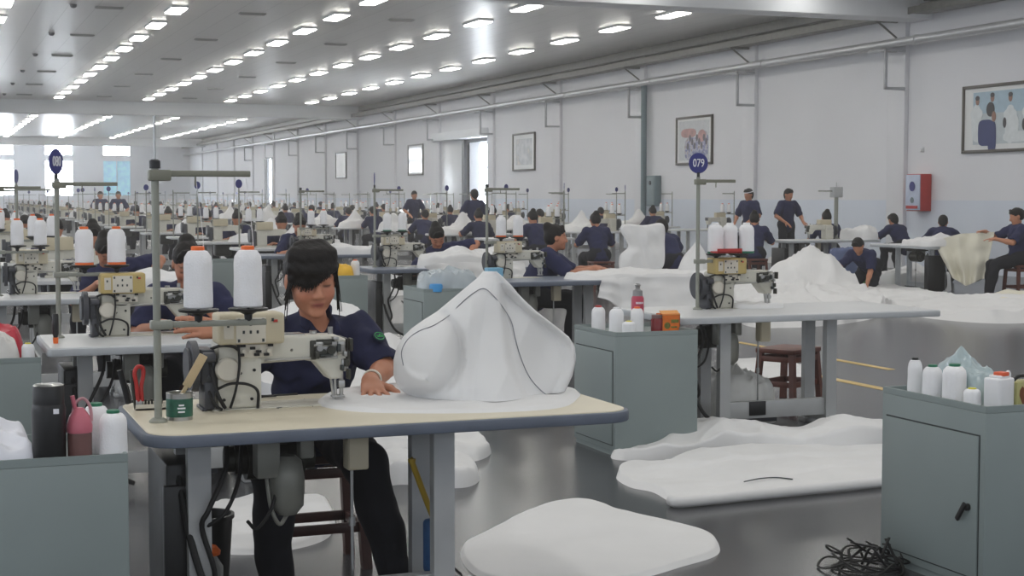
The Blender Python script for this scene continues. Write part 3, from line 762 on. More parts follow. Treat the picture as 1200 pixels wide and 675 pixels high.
def make_sheet(name, label, cat, outline, z, base=.03, peaks=(), wrinkle=.012, freq=3.0, seed=0, m=None, rings=26, n=120, edge=.04, group=None, ridge=1.0, sharp=1.4, steps=()):
    """heap of white fabric lying on a surface at height z: outline (x, y), peaks (x, y, height, radius)"""
    P = smooth_poly(outline, n); c = sum(P, Vector((0, 0))) / n
    vs = []; fs = []; off = Vector((seed * 7.3, seed * 3.1, seed))
    rad = sum((p - c).length for p in P) / n
    def H(p, t):
        w = min(1, (1 - t) * rad / edge); e = math.sqrt(max(0, 1 - (1 - w) ** 2))
        h = base
        for x, y, ph, r in peaks:
            d = math.hypot(p.x - x, p.y - y) / r; h = max(h, base + ph * max(0, 1 - d ** sharp) if sharp else h) if False else h + ph * math.exp(-(d ** sharp) * 1.6)
        q = Vector((p.x, p.y, 0)) * freq + off
        a = abs(noise.noise(q)); b = abs(noise.noise(q * 2.3 + Vector((5, 1, 2))))
        h += wrinkle * ridge * ((1 - 2.2 * a) + .5 * (1 - 2 * b)) + wrinkle * .6 * noise.noise(q * .6)
        for sx, sy, sc, sh in steps:
            h += sh / (1 + math.exp(-max(-40, min(40, (p.x * sx + p.y * sy - sc + .03 * noise.noise(q)) / .009))))
        return z + max(.004, h) * e
    for k in range(rings + 1):
        t = 1 - k / rings; t2 = t ** .8 if t > 0 else 0
        for p in P:
            jitter = 1
            q = c + (p - c) * t2
            vs.append((q.x, q.y, H(q, t2)))
    for k in range(rings):
        for i in range(n): fs.append((k * n + i, k * n + (i + 1) % n, (k + 1) * n + (i + 1) % n, (k + 1) * n + i))
    o = len(vs); b0 = o
    for p in P: vs.append((p.x, p.y, z))
    for i in range(n): fs.append((b0 + i, b0 + (i + 1) % n, (i + 1) % n, i))
    fs.append(tuple(b0 + i for i in range(n - 1, -1, -1)))
    mb = MB(); mb.add([Vector(v) - Vector((c.x, c.y, z)) for v in vs], fs)
    o = mb.obj(name, m or M_CLOTH, None, (c.x, c.y, z), angle=70)
    return tag(o, label, cat, group)
# ---------------------------------------------------------------- people
def V(*a): return Vector(a)
def ik(a, w, l1, l2, hint):
    a, w = Vector(a), Vector(w); d = w - a; L = min(d.length, (l1 + l2) * .995); u = d.normalized(); w = a + u * L
    x = (l1 * l1 - l2 * l2 + L * L) / (2 * L); y = math.sqrt(max(l1 * l1 - x * x, 1e-6))
    h = Vector(hint); h = (h - u * h.dot(u)).normalized()
    return a + u * x + h * y, w

def basis(fwd, up):
    y = -Vector(fwd).normalized(); x = Vector(up).cross(-y); x = (y.cross(Vector(up))).normalized(); z = x.cross(y).normalized()
    return Matrix((x, y, z)).transposed()          # columns: left(+x), back(+y), up(+z)

def hand_field(fl, wrist, d, nrm, side, curl=.5, spread=.16, fine=True, s=1.0):
    """five-fingered hand; d = direction of the fingers, nrm = back of the hand, side = +1 left / -1 right"""
    d = Vector(d).normalized(); n = Vector(nrm); n = (n - d * n.dot(d)).normalized(); x = d.cross(n) * side   # towards the thumb
    p0 = Vector(wrist); k = .008
    fl.cone(p0, p0 + d * .03 * s, .026 * s, .027 * s, .02)
    for q, o in ((.9, .021), (.3, .008), (-.4, -.008), (-1, -.023)):
        fl.cone(p0 + d * .03 * s + x * o * .75 * s, p0 + d * .082 * s + x * o * 1.15 * s, .0145 * s, .0125 * s, .012)
    base = [(.024, .088, .071), (.008, .094, .079), (-.009, .09, .072), (-.025, .082, .056)]
    for i, (o, f, L) in enumerate(base):
        a = p0 + d * f * s + x * o * s; ang = curl * .25; dirv = (d + x * (o * spread * 30)).normalized()
        r = (.0088 if i < 3 else .0076) * s
        for seg, frac in enumerate((.45, .32, .26)):
            dv = (dirv * math.cos(ang) - n * math.sin(ang)); b = a + dv * L * frac * s
            fl.cone(a, b, r, r * .92, .006); a = b; r *= .92; ang += curl * (.55 if seg == 0 else .45)
    a = p0 + d * .022 * s + x * .022 * s - n * .004
    for dv, L, r in (((d * .62 + x * .75 - n * .15), .045, .0125), ((d * .85 + x * .5 - n * .2), .032, .0105), ((d * .97 + x * .2 - n * .2), .026, .0092)):
        b = a + dv.normalized() * L * s; fl.cone(a, b, r * s, r * .9 * s, .009); a = b

def build_person(pose, h, fine=False, hair='bun', shirt=M_SHIRT, pants=M_PANTS, face=False, seed=1):
    """returns meshes (body, shirt, trousers, hair, shoes) of one person; local frame faces -y"""
    g = pose.get
    seat = g('seat', .46); stand = g('stand', False)
    hip = V(*g('hip', (0, 0, .93 if stand else seat + .085)))
    lean = math.radians(g('lean', 15)); tw = math.radians(g('twist', 0)); side = math.radians(g('side', 0))
    R = Matrix.Rotation(tw, 3, 'Z') @ Matrix.Rotation(side, 3, 'Y') @ Matrix.Rotation(lean, 3, 'X')
    up = R @ V(0, 0, 1); fw = R @ V(0, -1, 0); lf = R @ V(1, 0, 0)
    chest = g('chest') and V(*g('chest')) or hip + up * .30
    neck = g('neck') and V(*g('neck')) or chest + up * .165
    shL = V(*g('shL')) if g('shL') else chest + up * .115 + lf * .162
    shR = V(*g('shR')) if g('shR') else chest + up * .115 - lf * .162
    hp = math.radians(g('hpitch', 20)); hy = math.radians(g('hyaw', 0)); hr = math.radians(g('hroll', 0))
    HR = Matrix.Rotation(tw * .5 + hy, 3, 'Z') @ Matrix.Rotation(hr, 3, 'Y') @ Matrix.Rotation(hp, 3, 'X')
    hc = V(*g('head')) if g('head') else neck + (up + V(0, -.25, 1)).normalized() * .145
    hs = g('hs', 1.0)
    def hd(x, y, z): return hc + HR @ (V(x, y, z) * hs)
    l1, l2 = .275, .235
    wL = V(*g('handL', (.14, -.42, .80))); wR = V(*g('handR', (-.14, -.42, .80)))
    eL, wL = (V(*g('elbowL')), wL) if g('elbowL') else ik(shL, wL, l1, l2, g('hintL', (.8, .3, -.8))); eR, wR = ik(shR, wR, l1, l2, g('hintR', (-.8, .3, -.8)))
    hipL = hip + V(.088, 0, -.01); hipR = hip + V(-.088, 0, -.01)
    if stand: kdL, kdR, fdL, fdR = (.1, -.02, .5), (-.1, -.02, .5), (.11, .02, .08), (-.11, .0, .08)
    else: kdL, kdR, fdL, fdR = (.14, -.42, seat + .05), (-.13, -.42, seat + .05), (.15, -.40, .08), (-.14, -.36, .08)
    kL = V(*g('kneeL', kdL)); kR = V(*g('kneeR', kdR)); fL = V(*g('footL', fdL)); fR = V(*g('footR', fdR))
    pts = [hip, chest, neck, hc, shL, shR, eL, eR, wL, wR, kL, kR, fL, fR]
    lo = [min(p[i] for p in pts) - .24 for i in range(3)]; hi = [max(p[i] for p in pts) + .24 for i in range(3)]; lo[2] = -.02
    # ---- body
    B = Field(lo, hi, h)
    B.cone(hip, chest, .115, .12, .03); B.ell(chest + up * .02, (.15, .1, .16), R, .04); B.cone(shL, shR, .05, .05, .04)
    B.cone(neck - up * .04, hd(0, .022, -.06), .053, .047, .03)
    B.ell(hd(0, .014, .03), np.array((.076, .092, .082)) * hs, HR, .02)
    B.ell(hd(0, -.022, -.038), np.array((.067, .064, .08)) * hs, HR, .035)
    B.cone(hd(0, -.058, -.094), hd(0, -.05, -.09), .022 * hs, .024 * hs, .035)
    if fine or face:
        for s in (-1, 1):
            B.ell(hd(s * .034, -.062, -.036), np.array((.024, .02, .022)) * hs, HR, .03)
            B.ell(hd(s * .031, -.0915, .004), np.array((.019, .010, .011)) * hs, HR, .015, sub=True)
            B.ell(hd(s * .031, -.073, .001), np.array((.0165, .011, .0125)) * hs, HR, .005)
            B.ell(hd(s * .078, .006, -.012), np.array((.009, .02, .031)) * hs, HR, .008)
            B.ell(hd(s * .0125, -.095, -.038), np.array((.009, .0105, .0085)) * hs, HR, .008)
            B.cone(hd(s * .012, -.084, .018), hd(s * .045, -.072, .02), .006 * hs, .006 * hs, .012)
        B.cone(hd(0, -.083, .006), hd(0, -.102, -.034), .0075 * hs, .0115 * hs, .014)
        B.ell(hd(0, -.0845, -.0625), np.array((.024, .0085, .0065)) * hs, HR, .006)
        B.ell(hd(0, -.0825, -.0735), np.array((.02, .0085, .0075)) * hs, HR, .006)
        B.ell(hd(0, -.0935, -.068), np.array((.026, .006, .0018)) * hs, HR, .003, sub=True)
        B.ell(hd(0, -.077, -.1), np.array((.02, .014, .014)) * hs, HR, .02)
    else:
        B.cone(hd(0, -.08, .006), hd(0, -.1, -.034), .01, .014, .015)
        for s in (-1, 1): B.ell(hd(s * .078, .006, -.012), (.012, .02, .031), HR, .01)
    for sh, e, w, sd, key in ((shL, eL, wL, 1, 'L'), (shR, eR, wR, -1, 'R')):
        B.cone(sh, e, .047, .039, .03); B.cone(e, e.lerp(w, .35), .039, .039, .02); B.cone(e.lerp(w, .3), w, .0385, .025, .02)
        fd = Vector(g('fdir' + key)) if g('fdir' + key) else (w - e).normalized() * .6 + V(0, -.3, -.15)
        hand_field(B, w + (w - e).normalized() * .012, fd, g('hn' + key, (0, -.25, 1)), -sd * g('flip' + key, 1), g('curl' + key, .45), g('spread' + key, .16), fine=fine, s=g('hands', 1.0))
    for hj, k_, f in ((hipL, kL, fL), (hipR, kR, fR)):
        B.cone(hj, k_, .078, .054, .03); B.cone(k_, k_.lerp(f, .35), .05, .052, .03); B.cone(k_.lerp(f, .3), f, .052, .036, .03)
        B.cone(f + V(0, .02, -.04), f + V(0, -.13, -.055), .036, .028, .03)
    mb = B.mesh('person', M_FACE if face else M_SKIN)
    if face:
        co = np.zeros(len(mb.vertices) * 3, np.float32); mb.vertices.foreach_get('co', co); co = co.reshape(-1, 3)
        loc = ((co - np.array(hc)) @ np.array(HR)) / hs
        sk = np.array(lin((184, 126, 98))); colr = np.tile(sk, (len(co), 1))
        def paint(w, c): colr[:] = colr * (1 - w[:, None]) + np.array(lin(c)) * w[:, None]
        x, y, z = loc.T; fr = (y < -.03)
        paint(np.exp(-((np.abs(x) - .04) / .022) ** 2 - ((z + .035) / .02) ** 2) * .35 * fr, (196, 112, 92))
        paint(np.exp(-((x) / .021) ** 4 - ((z + .068) / .0085) ** 4) * .85 * fr, (150, 72, 66))
        paint(np.exp(-((x) / .02) ** 4 - ((z + .068) / .0018) ** 2) * .7 * fr, (80, 36, 34))
        ax = np.abs(x)
        paint(np.exp(-((ax - .034) / .02) ** 4 - ((z - .024 + ((ax - .034) * 8) ** 2 * .06) / .0048) ** 2) * .85 * fr, (48, 34, 28))
        paint(np.exp(-((ax - .031) / .0165) ** 4 - ((z + .0075 - ((ax - .031) * 10) ** 2 * .05) / .0036) ** 2) * .95 * fr, (30, 20, 18))
        paint(np.exp(-((ax - .011) / .004) ** 2 - ((z + .045) / .003) ** 2) * .6 * fr, (90, 50, 42))
        at_ = mb.color_attributes.new('tint', 'FLOAT_COLOR', 'POINT')
        at_.data.foreach_set('color', np.concatenate([colr, np.ones((len(co), 1))], 1).astype(np.float32).ravel())
    # ---- shirt
    S = Field(lo, hi, h)
    t = .014
    S.cone(hip - up * .02, chest, .15, .138, .05); S.ell(chest + up * .01, (.172, .122, .19), R, .05); S.cone(shL, shR, .066, .066, .05)
    S.cone(neck - up * .05, neck + up * .005, .075, .062, .03)
    for sh, e in ((shL, eL), (shR, eR)):
        q = g('sleeve', .86); S.cone(sh, sh.lerp(e, .5), .069, .071, .04); S.cone(sh.lerp(e, .4), sh.lerp(e, q), .069, .071, .02)
    for s in (-1, 1):  # collar wings
        c0 = neck + fw * .03 + lf * s * .048 + up * .0
        S.cone(neck + lf * s * .062 + up * .014 - fw * .02, neck + fw * .075 + lf * s * .066 - up * .03, .016, .015, .006); S.cone(neck + fw * .075 + lf * s * .066 - up * .03, neck + fw * .125 + lf * s * .05 - up * .085, .016, .011, .006)
    S.warp(.0105 if h < .008 else .007, 42, seed)
    # neck opening: V between the collar wings
    S.cone(neck + up * .005, neck + up * .13, .052, .06, .008, sub=True)
    if fine: S.cone(neck + fw * .06 + up * .03, neck + fw * .17 - up * .10, .052, .012, .01, sub=True)
    for sh, e in ((shL, eL), (shR, eR)):
        q = g('sleeve', .86); dv = (e - sh).normalized(); a = sh + dv * ((e - sh).length * q + .055)
        S.cone(a, a + dv * .05, .07, .08, .01, sub=True)
    ms = S.mesh('shirt', shirt)
    # ---- trousers
    T = Field(lo, hi, h)
    T.cone(hip + V(.04, 0, .02), hip - V(.04, 0, -.02), .135, .135, .04)
    for hj, k_, f in ((hipL, kL, fL), (hipR, kR, fR)):
        T.cone(hj, k_, .1, .076, .05); T.cone(k_, k_.lerp(f, .5), .074, .068, .04); T.cone(k_.lerp(f, .4), f + V(0, 0, -.01), .068, .06, .03)
    T.warp(.007, 26, seed + 5)
    mt = T.mesh('trousers', pants)
    # ---- shoes
    O = Field([min(fL[i], fR[i]) - .24 for i in range(3)], [max(fL[i], fR[i]) + .2 for i in range(3)], min(h, .012))
    for f in (fL, fR):
        O.cone(f + V(0, .02, -.035), f + V(0, -.13, -.045), .044, .036, .03); O.cone(f + V(0, .02, -.062), f + V(0, -.14, -.062), .03, .026, .02)
    mo = O.mesh('shoes', M_SHOE)
    # ---- hair
    hl = [hc[i] - .3 for i in range(3)]; hh = [hc[i] + .26 for i in range(3)]
    A = Field(hl, hh, min(h, .008))
    A.ell(hd(0, .02, .034), np.array((.083, .099, .088)) * hs, HR, .02); A.ell(hd(0, .05, -.015), np.array((.078, .068, .078)) * hs, HR, .03)
    A.ell(hd(0, -.095, -.05), np.array((.074, .088, .1)) * hs, HR, .02, sub=True)
    A.ell(hd(0, .03, -.16), np.array((.12, .12, .08)) * hs, HR, .02, sub=True)
    if hair == 'front':
        for i in range(26):     # fringe swept across the right side of the forehead
            u = i / 25; x = -.08 + .14 * u; tip = .004 + .09 * max(0, (u - .42)) - .006 * (i % 3)
            a0, a1, a2, a3 = hd(x * .6, -.015, .1), hd(x * .86, -.062 + 5 * x * x, .09), hd(x * .98, -.0885 + 8 * x * x, .048), hd(x - .002, -.0925 + 8 * x * x, min(tip, .036))
            A.cone(a0, a1, .018, .0125, .03); A.cone(a1, a2, .0125, .0085, .025); A.cone(a2, a3, .0085, .004, .012)
        for s in (-1, 1): A.cone(hd(s * .074, -.035, .05), hd(s * .0765, -.022, -.03), .011, .005, .02)
        A.cone(hd(0, .1, .02), hd(0, .125, -.08), .035, .03, .03)
    elif hair == 'bun':
        for i in range(7):
            x = -.06 + .02 * i; A.cone(hd(x * .5, -.05, .105), hd(x * 1.15, -.078 + 6 * x * x, .056), .011, .005, .012)
        A.ell(hd(0, .09, .09), (.046, .046, .044), HR, .02)
    elif hair == 'tail':
        for i in range(7):
            x = -.06 + .02 * i; A.cone(hd(x * .5, -.05, .105), hd(x * 1.15, -.078 + 6 * x * x, .056), .011, .005, .012)
        A.cone(hd(0, .1, .05), hd(0, .15, -.05), .03, .035, .02); A.cone(hd(0, .15, -.05), hd(0, .14, -.17), .035, .012, .02)
    else:
        for i in range(7):
            x = -.06 + .02 * i; A.cone(hd(x * .5, -.05, .105), hd(x * 1.15, -.078 + 6 * x * x, .056), .011, .005, .012)
        A.cone(hd(0, .06, -.02), hd(0, .07, -.08), .055, .04, .03)
    A.warp(.0016, 120, seed + 9)
    ma = A.mesh('hair', M_HAIR)
    info = dict(wL=wL, wR=wR, eL=eL, eR=eR, shL=shL, shR=shR, hc=hc, HR=HR, hs=hs)
    return dict(body=mb, shirt=ms, trousers=mt, shoes=mo, hair=ma), info

def join_meshes(name, meshes):
    Vs, Qs, Ms, mats, o = [], [], [], [], 0
    for me in meshes:
        v = np.zeros(len(me.vertices) * 3, np.float32); me.vertices.foreach_get('co', v); v = v.reshape(-1, 3)
        q = np.zeros(len(me.loops), np.int32); me.loops.foreach_get('vertex_index', q); q = q.reshape(-1, 4)
        if me.materials[0] not in mats: mats.append(me.materials[0])
        Vs.append(v); Qs.append(q + o); Ms.append(np.full(len(q), mats.index(me.materials[0]))); o += len(v)
    return np_mesh(name, np.concatenate(Vs), np.concatenate(Qs), mats, np.concatenate(Ms))

def person(label, loc, rz, meshes, group=None):
    r = link('person', meshes['body'], None, loc); r.rotation_euler = (0, 0, rz); tag(r, label, 'person', group)
    for k in ('shirt', 'trousers', 'shoes', 'hair'): link(k, meshes[k], r)
    return r
# ================================================================ the front bench
PI = math.pi
T1 = make_table(1.68, .86, M_TOPB, M_EDGEB, M_LEG, 'beige topped sewing table with blue-grey rubber edge, nearest of all tables', round_r=.12)
T1.location = (.62, 4.78, 0)
m1 = make_machine('off-white long-arm sewing machine on the nearest beige table', M_BOX); m1.location = (1.0, 5.36, TZ)
s1 = make_stand('tall grey thread stand with a thin top rod on the nearest table', None, .81, .365, 1.0); s1.location = (.70, 5.09, TZ)
def spools(stand, tray_z, labels, cap, base=None, h=.195, r=.046, xs=(.135, .3), rz=0.0, thread=None):
    out = []
    for x, lb in zip(xs, labels):
        sp = make_spool(lb, cap, base, h, r, thread_to=thread and (thread[0] - x, thread[1], thread[2] - tray_z - .004))
        p = stand.matrix_basis @ Vector((x, 0, tray_z + .004)); sp.location = p; out.append(sp)
    return out
bpy.context.view_layer.update()
sp = spools(s1, .365, ['white thread cone with orange cap beside the tall pole, left on the nearest stand'], M_ORANGE, None, .205, .048, xs=(.135,), thread=(.13, 0, .81)) + spools(s1, .365, ['white thread cone with orange cap, right on the nearest stand'], M_ORANGE, None, .205, .048, xs=(.3,), thread=(.295, 0, .81))

# the woman at the front bench
pose1 = dict(hip=(1.43, 6.06, .56), chest=(1.425, 5.92, .84), neck=(1.415, 5.84, 1.03), head=(1.370, 5.74, 1.190), hs=1.17, lean=26, hpitch=13, hyaw=-6, hroll=-3, twist=14,
    shL=(1.585, 5.86, .965), shR=(1.25, 5.92, .965), elbowL=(1.655, 5.72, .835), handL=(1.55, 5.55, .81), handR=(1.06, 5.80, .985), hintL=(1, .15, -.5), hintR=(-.3, .3, -1),
    spreadL=.5, fdirL=(-.12, -.85, -.2), hnL=(-.1, -.25, 1), curlL=.28, fdirR=(-.95, -.05, .12), hnR=(0, -.9, .45), curlR=.55,
    kneeL=(1.47, 5.36, .53), kneeR=(1.15, 5.44, .53), footL=(1.60, 5.36, .08), footR=(1.16, 5.46, .08), sleeve=.9, hands=1.22)
me1, inf = build_person(pose1, .0055, fine=True, hair='front', shirt=M_SHIRT2, face=True, seed=3)
p1 = person('woman in navy work shirt sewing at the nearest table, looking down', (0, 0, 0), 0, me1)
hs_ = MB(); hd1 = lambda x, y, z: inf['hc'] + inf['HR'] @ (Vector((x, y, z)) * inf['hs'])
hr_ = random.Random(12)
for k in range(60):        # loose ends of the fringe
    u = k / 59; x = -.08 + .14 * u + hr_.uniform(-.003, .003); z = -.012 + .1 * max(0, u - .42) + hr_.uniform(-.01, .008)
    hs_.tube([hd1(x * .98, -.09 + 8 * x * x, .045), hd1(x * .99, -.099 + 8 * x * x, .02 + z * .4), hd1(x - .004, -.098 + 8 * x * x, min(z, .035))], .0016, 5, 3)
for sd in (-1, 1):
    for k in range(16):
        y = -.045 + .003 * k; z1 = hr_.uniform(-.14, -.04); dx = hr_.uniform(0, .012)
        hs_.tube([hd1(sd * .074, y, .03), hd1(sd * (.08 + dx * .4), y + .004, -.03), hd1(sd * (.082 + dx), y + hr_.uniform(-.006, .012), z1)], .0015, 5, 3)
hs_.obj('hair_strands', M_HAIR, p1)['kind'] = 'stuff'
w = inf['wL']; e_ = inf['eL']; d_ = (w - e_).normalized()
br = MB(); c = w - d_ * .02; a = d_.cross(Vector((0, 0, 1))).normalized(); b = d_.cross(a)
ring = [c + (a * math.cos(t * PI / 10) + b * math.sin(t * PI / 10)) * .034 for t in range(21)]
br.tube(ring, .0045, 8, 1); br.obj('bracelet', mat('white_jade', (226, 226, 214), .25), p1)
# round emblem on the left sleeve
sh, el = inf['shL'], inf['eL']; ax = (el - sh).normalized(); out = Vector((.35, -1, .15)); out = (out - ax * out.dot(ax)).normalized(); c = sh.lerp(el, .55) + out * .083
Q = Matrix((ax.cross(out), -ax, out)).transposed().to_4x4(); Q.translation = c
em = MB(); em.mat(0).lathe((0, 0, 0), [(.024, -.004), (.024, .003), (.022, .0045)], 28); em.mat(1)
ringp = [Vector((.019 * math.cos(t * PI / 14), .019 * math.sin(t * PI / 14), .0045)) for t in range(29)]
em.tube(ringp, .0016, 6, 1)
for a, b in (((-.012, -.006), (-.003, .007)), ((-.003, .007), (.001, -.001)), ((.001, -.001), (.012, .006)), ((-.012, -.008), (.0, -.004)), ((.0, -.004), (.012, -.003))): em.cyl((*a, .005), (*b, .005), .0018, n=6)
eo = em.obj('sleeve_emblem', [mat('emblem_navy', (20, 40, 60), .7), mat('emblem_green', (60, 170, 90), .6)], p1); eo.matrix_basis = Q; eo['label'] = 'round green emblem'
st = make_stool('dark brown wooden stool under the woman at the nearest table', M_WOODD, .47, .36); st.location = (1.46, 6.07, 0)

# white fabric being sewn: flat sheet with the standing hood
make_sheet('fabric_sheet', 'flat white fabric piece under the needle on the nearest table', 'fabric', [tuple(on(x, y, TZ)[:2]) for x, y in ((371, 472), (392, 460), (430, 455), (480, 452), (600, 452), (672, 458), (676, 468), (650, 479), (560, 484), (450, 484), (395, 480))], TZ, .011, wrinkle=.0035, freq=5, seed=2, edge=.02)
SIL = [(470, 488, 655), (455, 467, 664), (440, 461, 671), (422, 461, 675), (407, 465, 674), (395, 472, 667), (385, 482, 655), (375, 496, 642), (365, 512, 629), (355, 524, 618), (345, 536, 608), (335, 548, 600), (325, 560, 590), (318, 566, 582)]
def hood_row(py):
    for (a, l0, r0), (b, l1, r1) in zip(SIL, SIL[1:]):
        if b <= py <= a:
            t = (a - py) / (a - b); return l0 + (l1 - l0) * t, r0 + (r1 - r0) * t
    return SIL[-1][1:]
HY = 5.30
def hood_pt(u, v, back=False):
    """u 0..1 left to right, v 0..1 bottom to top"""
    py = 472 - (472 - 318) * v; l, r = hood_row(min(470, py)); px = l + (r - l) * u
    dep = (.19 * (1 - v) ** .8 + .012) * (max(0, 1 - (2 * u - 1) ** 2)) ** .5
    f = 0
    if not back:
        q = ((px - 497) / 36) ** 2 + ((py - 412) / 42) ** 2; f += .065 * max(0, 1 - q * .75) ** .8 - .02 * math.exp(-((q - 1.45) / .35) ** 2) * (px < 545) + .014 * math.exp(-((q - .62) / .16) ** 2) * (px < 500)
        q = ((px - 540) / 14) ** 2 + ((py - 430) / 50) ** 2; f -= .04 * math.exp(-q)
        q = ((px - (575 + (py - 330) * .1)) / 22) ** 2; f += .022 * math.exp(-q) * (1 - v) ** .3
        sx = 588 + (py - 350) * .12 + max(0, py - 420) ** 1.5 * .05
        f -= .05 / (1 + math.exp(-(px - sx) / 1.6)) * min(1, (1 - v) * 5) * min(1, (r - px) / 14)
        f -= .035 * math.exp(-((px - 636) / 20) ** 2 - ((py - 415) / 36) ** 2)
        f += .022 * (1 - min(1, abs(px - (556 + (py - 330) * -.12)) / 16)) * min(1, (1 - v) * 3) - .012 * abs(math.sin((px * .8 + py * .35) * .045)) * min(1, (1 - v) * 3)
    f += .006 * noise.noise(Vector((px * .035, py * .03, 3 if back else 7))) * min(1, v * 6)
    y = HY + (dep * .8 if back else -(dep + f * min(1, dep / .05)))
    yl = HY + .10 * (.5 - u)
    return on_y(px, py, y + yl - HY)
NU, NV = 120, 110; vs = []; fs = []
for j in range(NV + 1):
    for i in range(NU + 1): vs.append(hood_pt(i / NU, j / NV))
    for i in range(NU - 1, 0, -1): vs.append(hood_pt(i / NU, j / NV, True))
K = 2 * NU
for j in range(NV):
    for i in range(K): fs.append((j * K + i, j * K + (i + 1) % K, (j + 1) * K + (i + 1) % K, (j + 1) * K + i))
fs.append(tuple(range(K - 1, -1, -1))); fs.append(tuple(NV * K + i for i in range(K)))
o0 = Vector((1.9, 5.3, TZ + .012)); zmin = min(v.z for v in vs)
hd_ = MB().add([v - o0 + Vector((0, 0, o0.z - zmin)) if False else Vector((v.x, v.y, max(v.z, TZ + .013))) - o0 for v in vs], fs).obj('fabric_hood', M_CLOTH, None, o0, angle=80)
tag(hd_, 'white fabric hood standing in a peak on the nearest table, grey stitch line', 'fabric')
sm = MB()
def onhood(px, py):
    v = (472 - py) / (472 - 318); l, r = hood_row(min(470, py)); return hood_pt((px - l) / (r - l), v) - o0 + Vector((0, -.006, 0))
sm.tube([onhood(*p) for p in ((472, 428), (470, 412), (477, 398), (490, 388), (508, 381), (525, 370), (538, 357), (552, 345), (566, 338), (578, 347), (590, 362), (599, 378), (603, 396), (610, 420), (620, 442), (634, 458), (648, 468))], .0016, 6, 5)
sm.obj('stitch_line', M_SEAM, hd_)

# small things on the front bench
t = thing('paint_tin', 'open green and silver tin at the foot of the nearest thread pole', 'tin', (.775, 5.13, TZ))
MB().lathe((0, 0, 0), [(.043, 0), (.043, .088), (.045, .09), (.042, .092), (.039, .09), (.039, .02)], 28).obj('can', M_STEEL, t)
MB().lathe((0, 0, 0), [(.0435, .012), (.0438, .014), (.0438, .07), (.0435, .072)], 28).obj('label', mat('green_tin_label', (32, 88, 70), .45, var=.35, scale=40), t)
lm = MB()
for z, wd in ((.052, .012), (.042, .02), (.03, .016)):
    for k in range(5):
        a = -PI / 2 + (k - 2) * wd * 6; lm.box((.0442 * math.cos(a), .0442 * math.sin(a), z), (.005, .0015, .005), rot=(0, 0, a + PI / 2))
lm.obj('label_print', M_WHITE, t)
br_ = MB().box((0, 0, .08), (.03, .006, .12), .003, 2).box((0, 0, .0), (.014, .006, .06), .003, 2).obj('wooden_spatula', mat('pale_wood', (200, 178, 140), .6, var=.12), None, (.79, 5.14, TZ + .09)); br_.rotation_euler = (.1, .5, 0)
tag(br_, 'pale wooden spatula sticking out of the green tin', 'spatula')
sc_ = thing('snips', 'black steel thread snips lying behind the machine arm on the nearest table', 'scissors', (1.17, 5.55, TZ + .008), .1)
MB().cyl((-.07, 0, 0), (.02, .012, 0), .006, .004, n=8).cyl((-.07, .02, 0), (.02, -.004, 0), .006, .004, n=8).tube([(-.07, 0, 0), (-.1, -.01, 0), (-.115, .008, 0), (-.1, .03, 0), (-.07, .02, 0)], .005).obj('handles', M_BLACK, sc_)
MB().box((.06, .004, 0), (.09, .01, .004), .001).box((.06, .006, .003), (.09, .008, .003), .001).obj('blades', M_OLIVE, sc_)
cr = random.Random(4)
sc0 = None
for i in range(7):
    x, y = cr.uniform(1.1, 1.28), cr.uniform(5.25, 5.5)
    lb = 'tiny dark thread scrap on the beige tabletop in front of the machine'
    pts = [(cr.uniform(-.012, .012), cr.uniform(-.012, .012), .002) for _ in range(3)]
    o = MB().tube(pts, .0013, 5, 4).obj('thread_scrap', M_CABD, None, (x, y, TZ)); tag(o, lb, 'thread scrap', 'thread scraps on the nearest table')
hl = thing('cutter_holder', 'small white tray at the back left edge of the nearest table', 'holder', (.70, 5.42, TZ))
hb = MB(); hb.bx(-.035, .075, -.03, .03, 0, .006); hb.bx(-.035, .075, -.03, -.026, 0, .02); hb.bx(-.035, .075, .026, .03, 0, .02)
hb.obj('tray', M_PLATE, hl)
cm = MB()
for k in range(7): cm.lathe((-.01 + k * .011, -.01, .006), [(.004, 0), (.004, .03 - .002 * (k % 3))], 8)
cm.obj('needles', M_OLIVE, hl)
kn = thing('scissors', 'red handled scissors standing at the left end of the nearest table', 'scissors', (.675, 5.40, TZ + .001), .3)
MB().tube([(0, 0, .03), (-.006, 0, .09), (-.012, 0, .13), (.0, 0, .15), (.018, 0, .145), (.02, 0, .12), (.012, 0, .08), (.014, 0, .03)], .0075).obj('red_grip', M_RED, kn)
MB().box((-.012, .01, .07), (.012, .012, .14), .003, 2, (0, -.12, 0)).obj('dark_grip', M_OLIVE, kn)
MB().bx(-.008, .016, -.005, .005, 0, .035, .002).obj('blade', M_STEEL, kn)
bk = thing('clip', 'black plastic clip tool leaning behind the red scissors', 'tool', (.655, 5.5, TZ + .002), .2)
MB().tube([(.0, 0, .01), (-.015, 0, .07), (-.03, 0, .13)], .011).obj('clip_arm', M_BLACK, bk); MB().tube([(.01, .015, .01), (.0, .015, .06), (-.02, .015, .1)], .008).obj('clip_jaw', M_BLACK, bk)
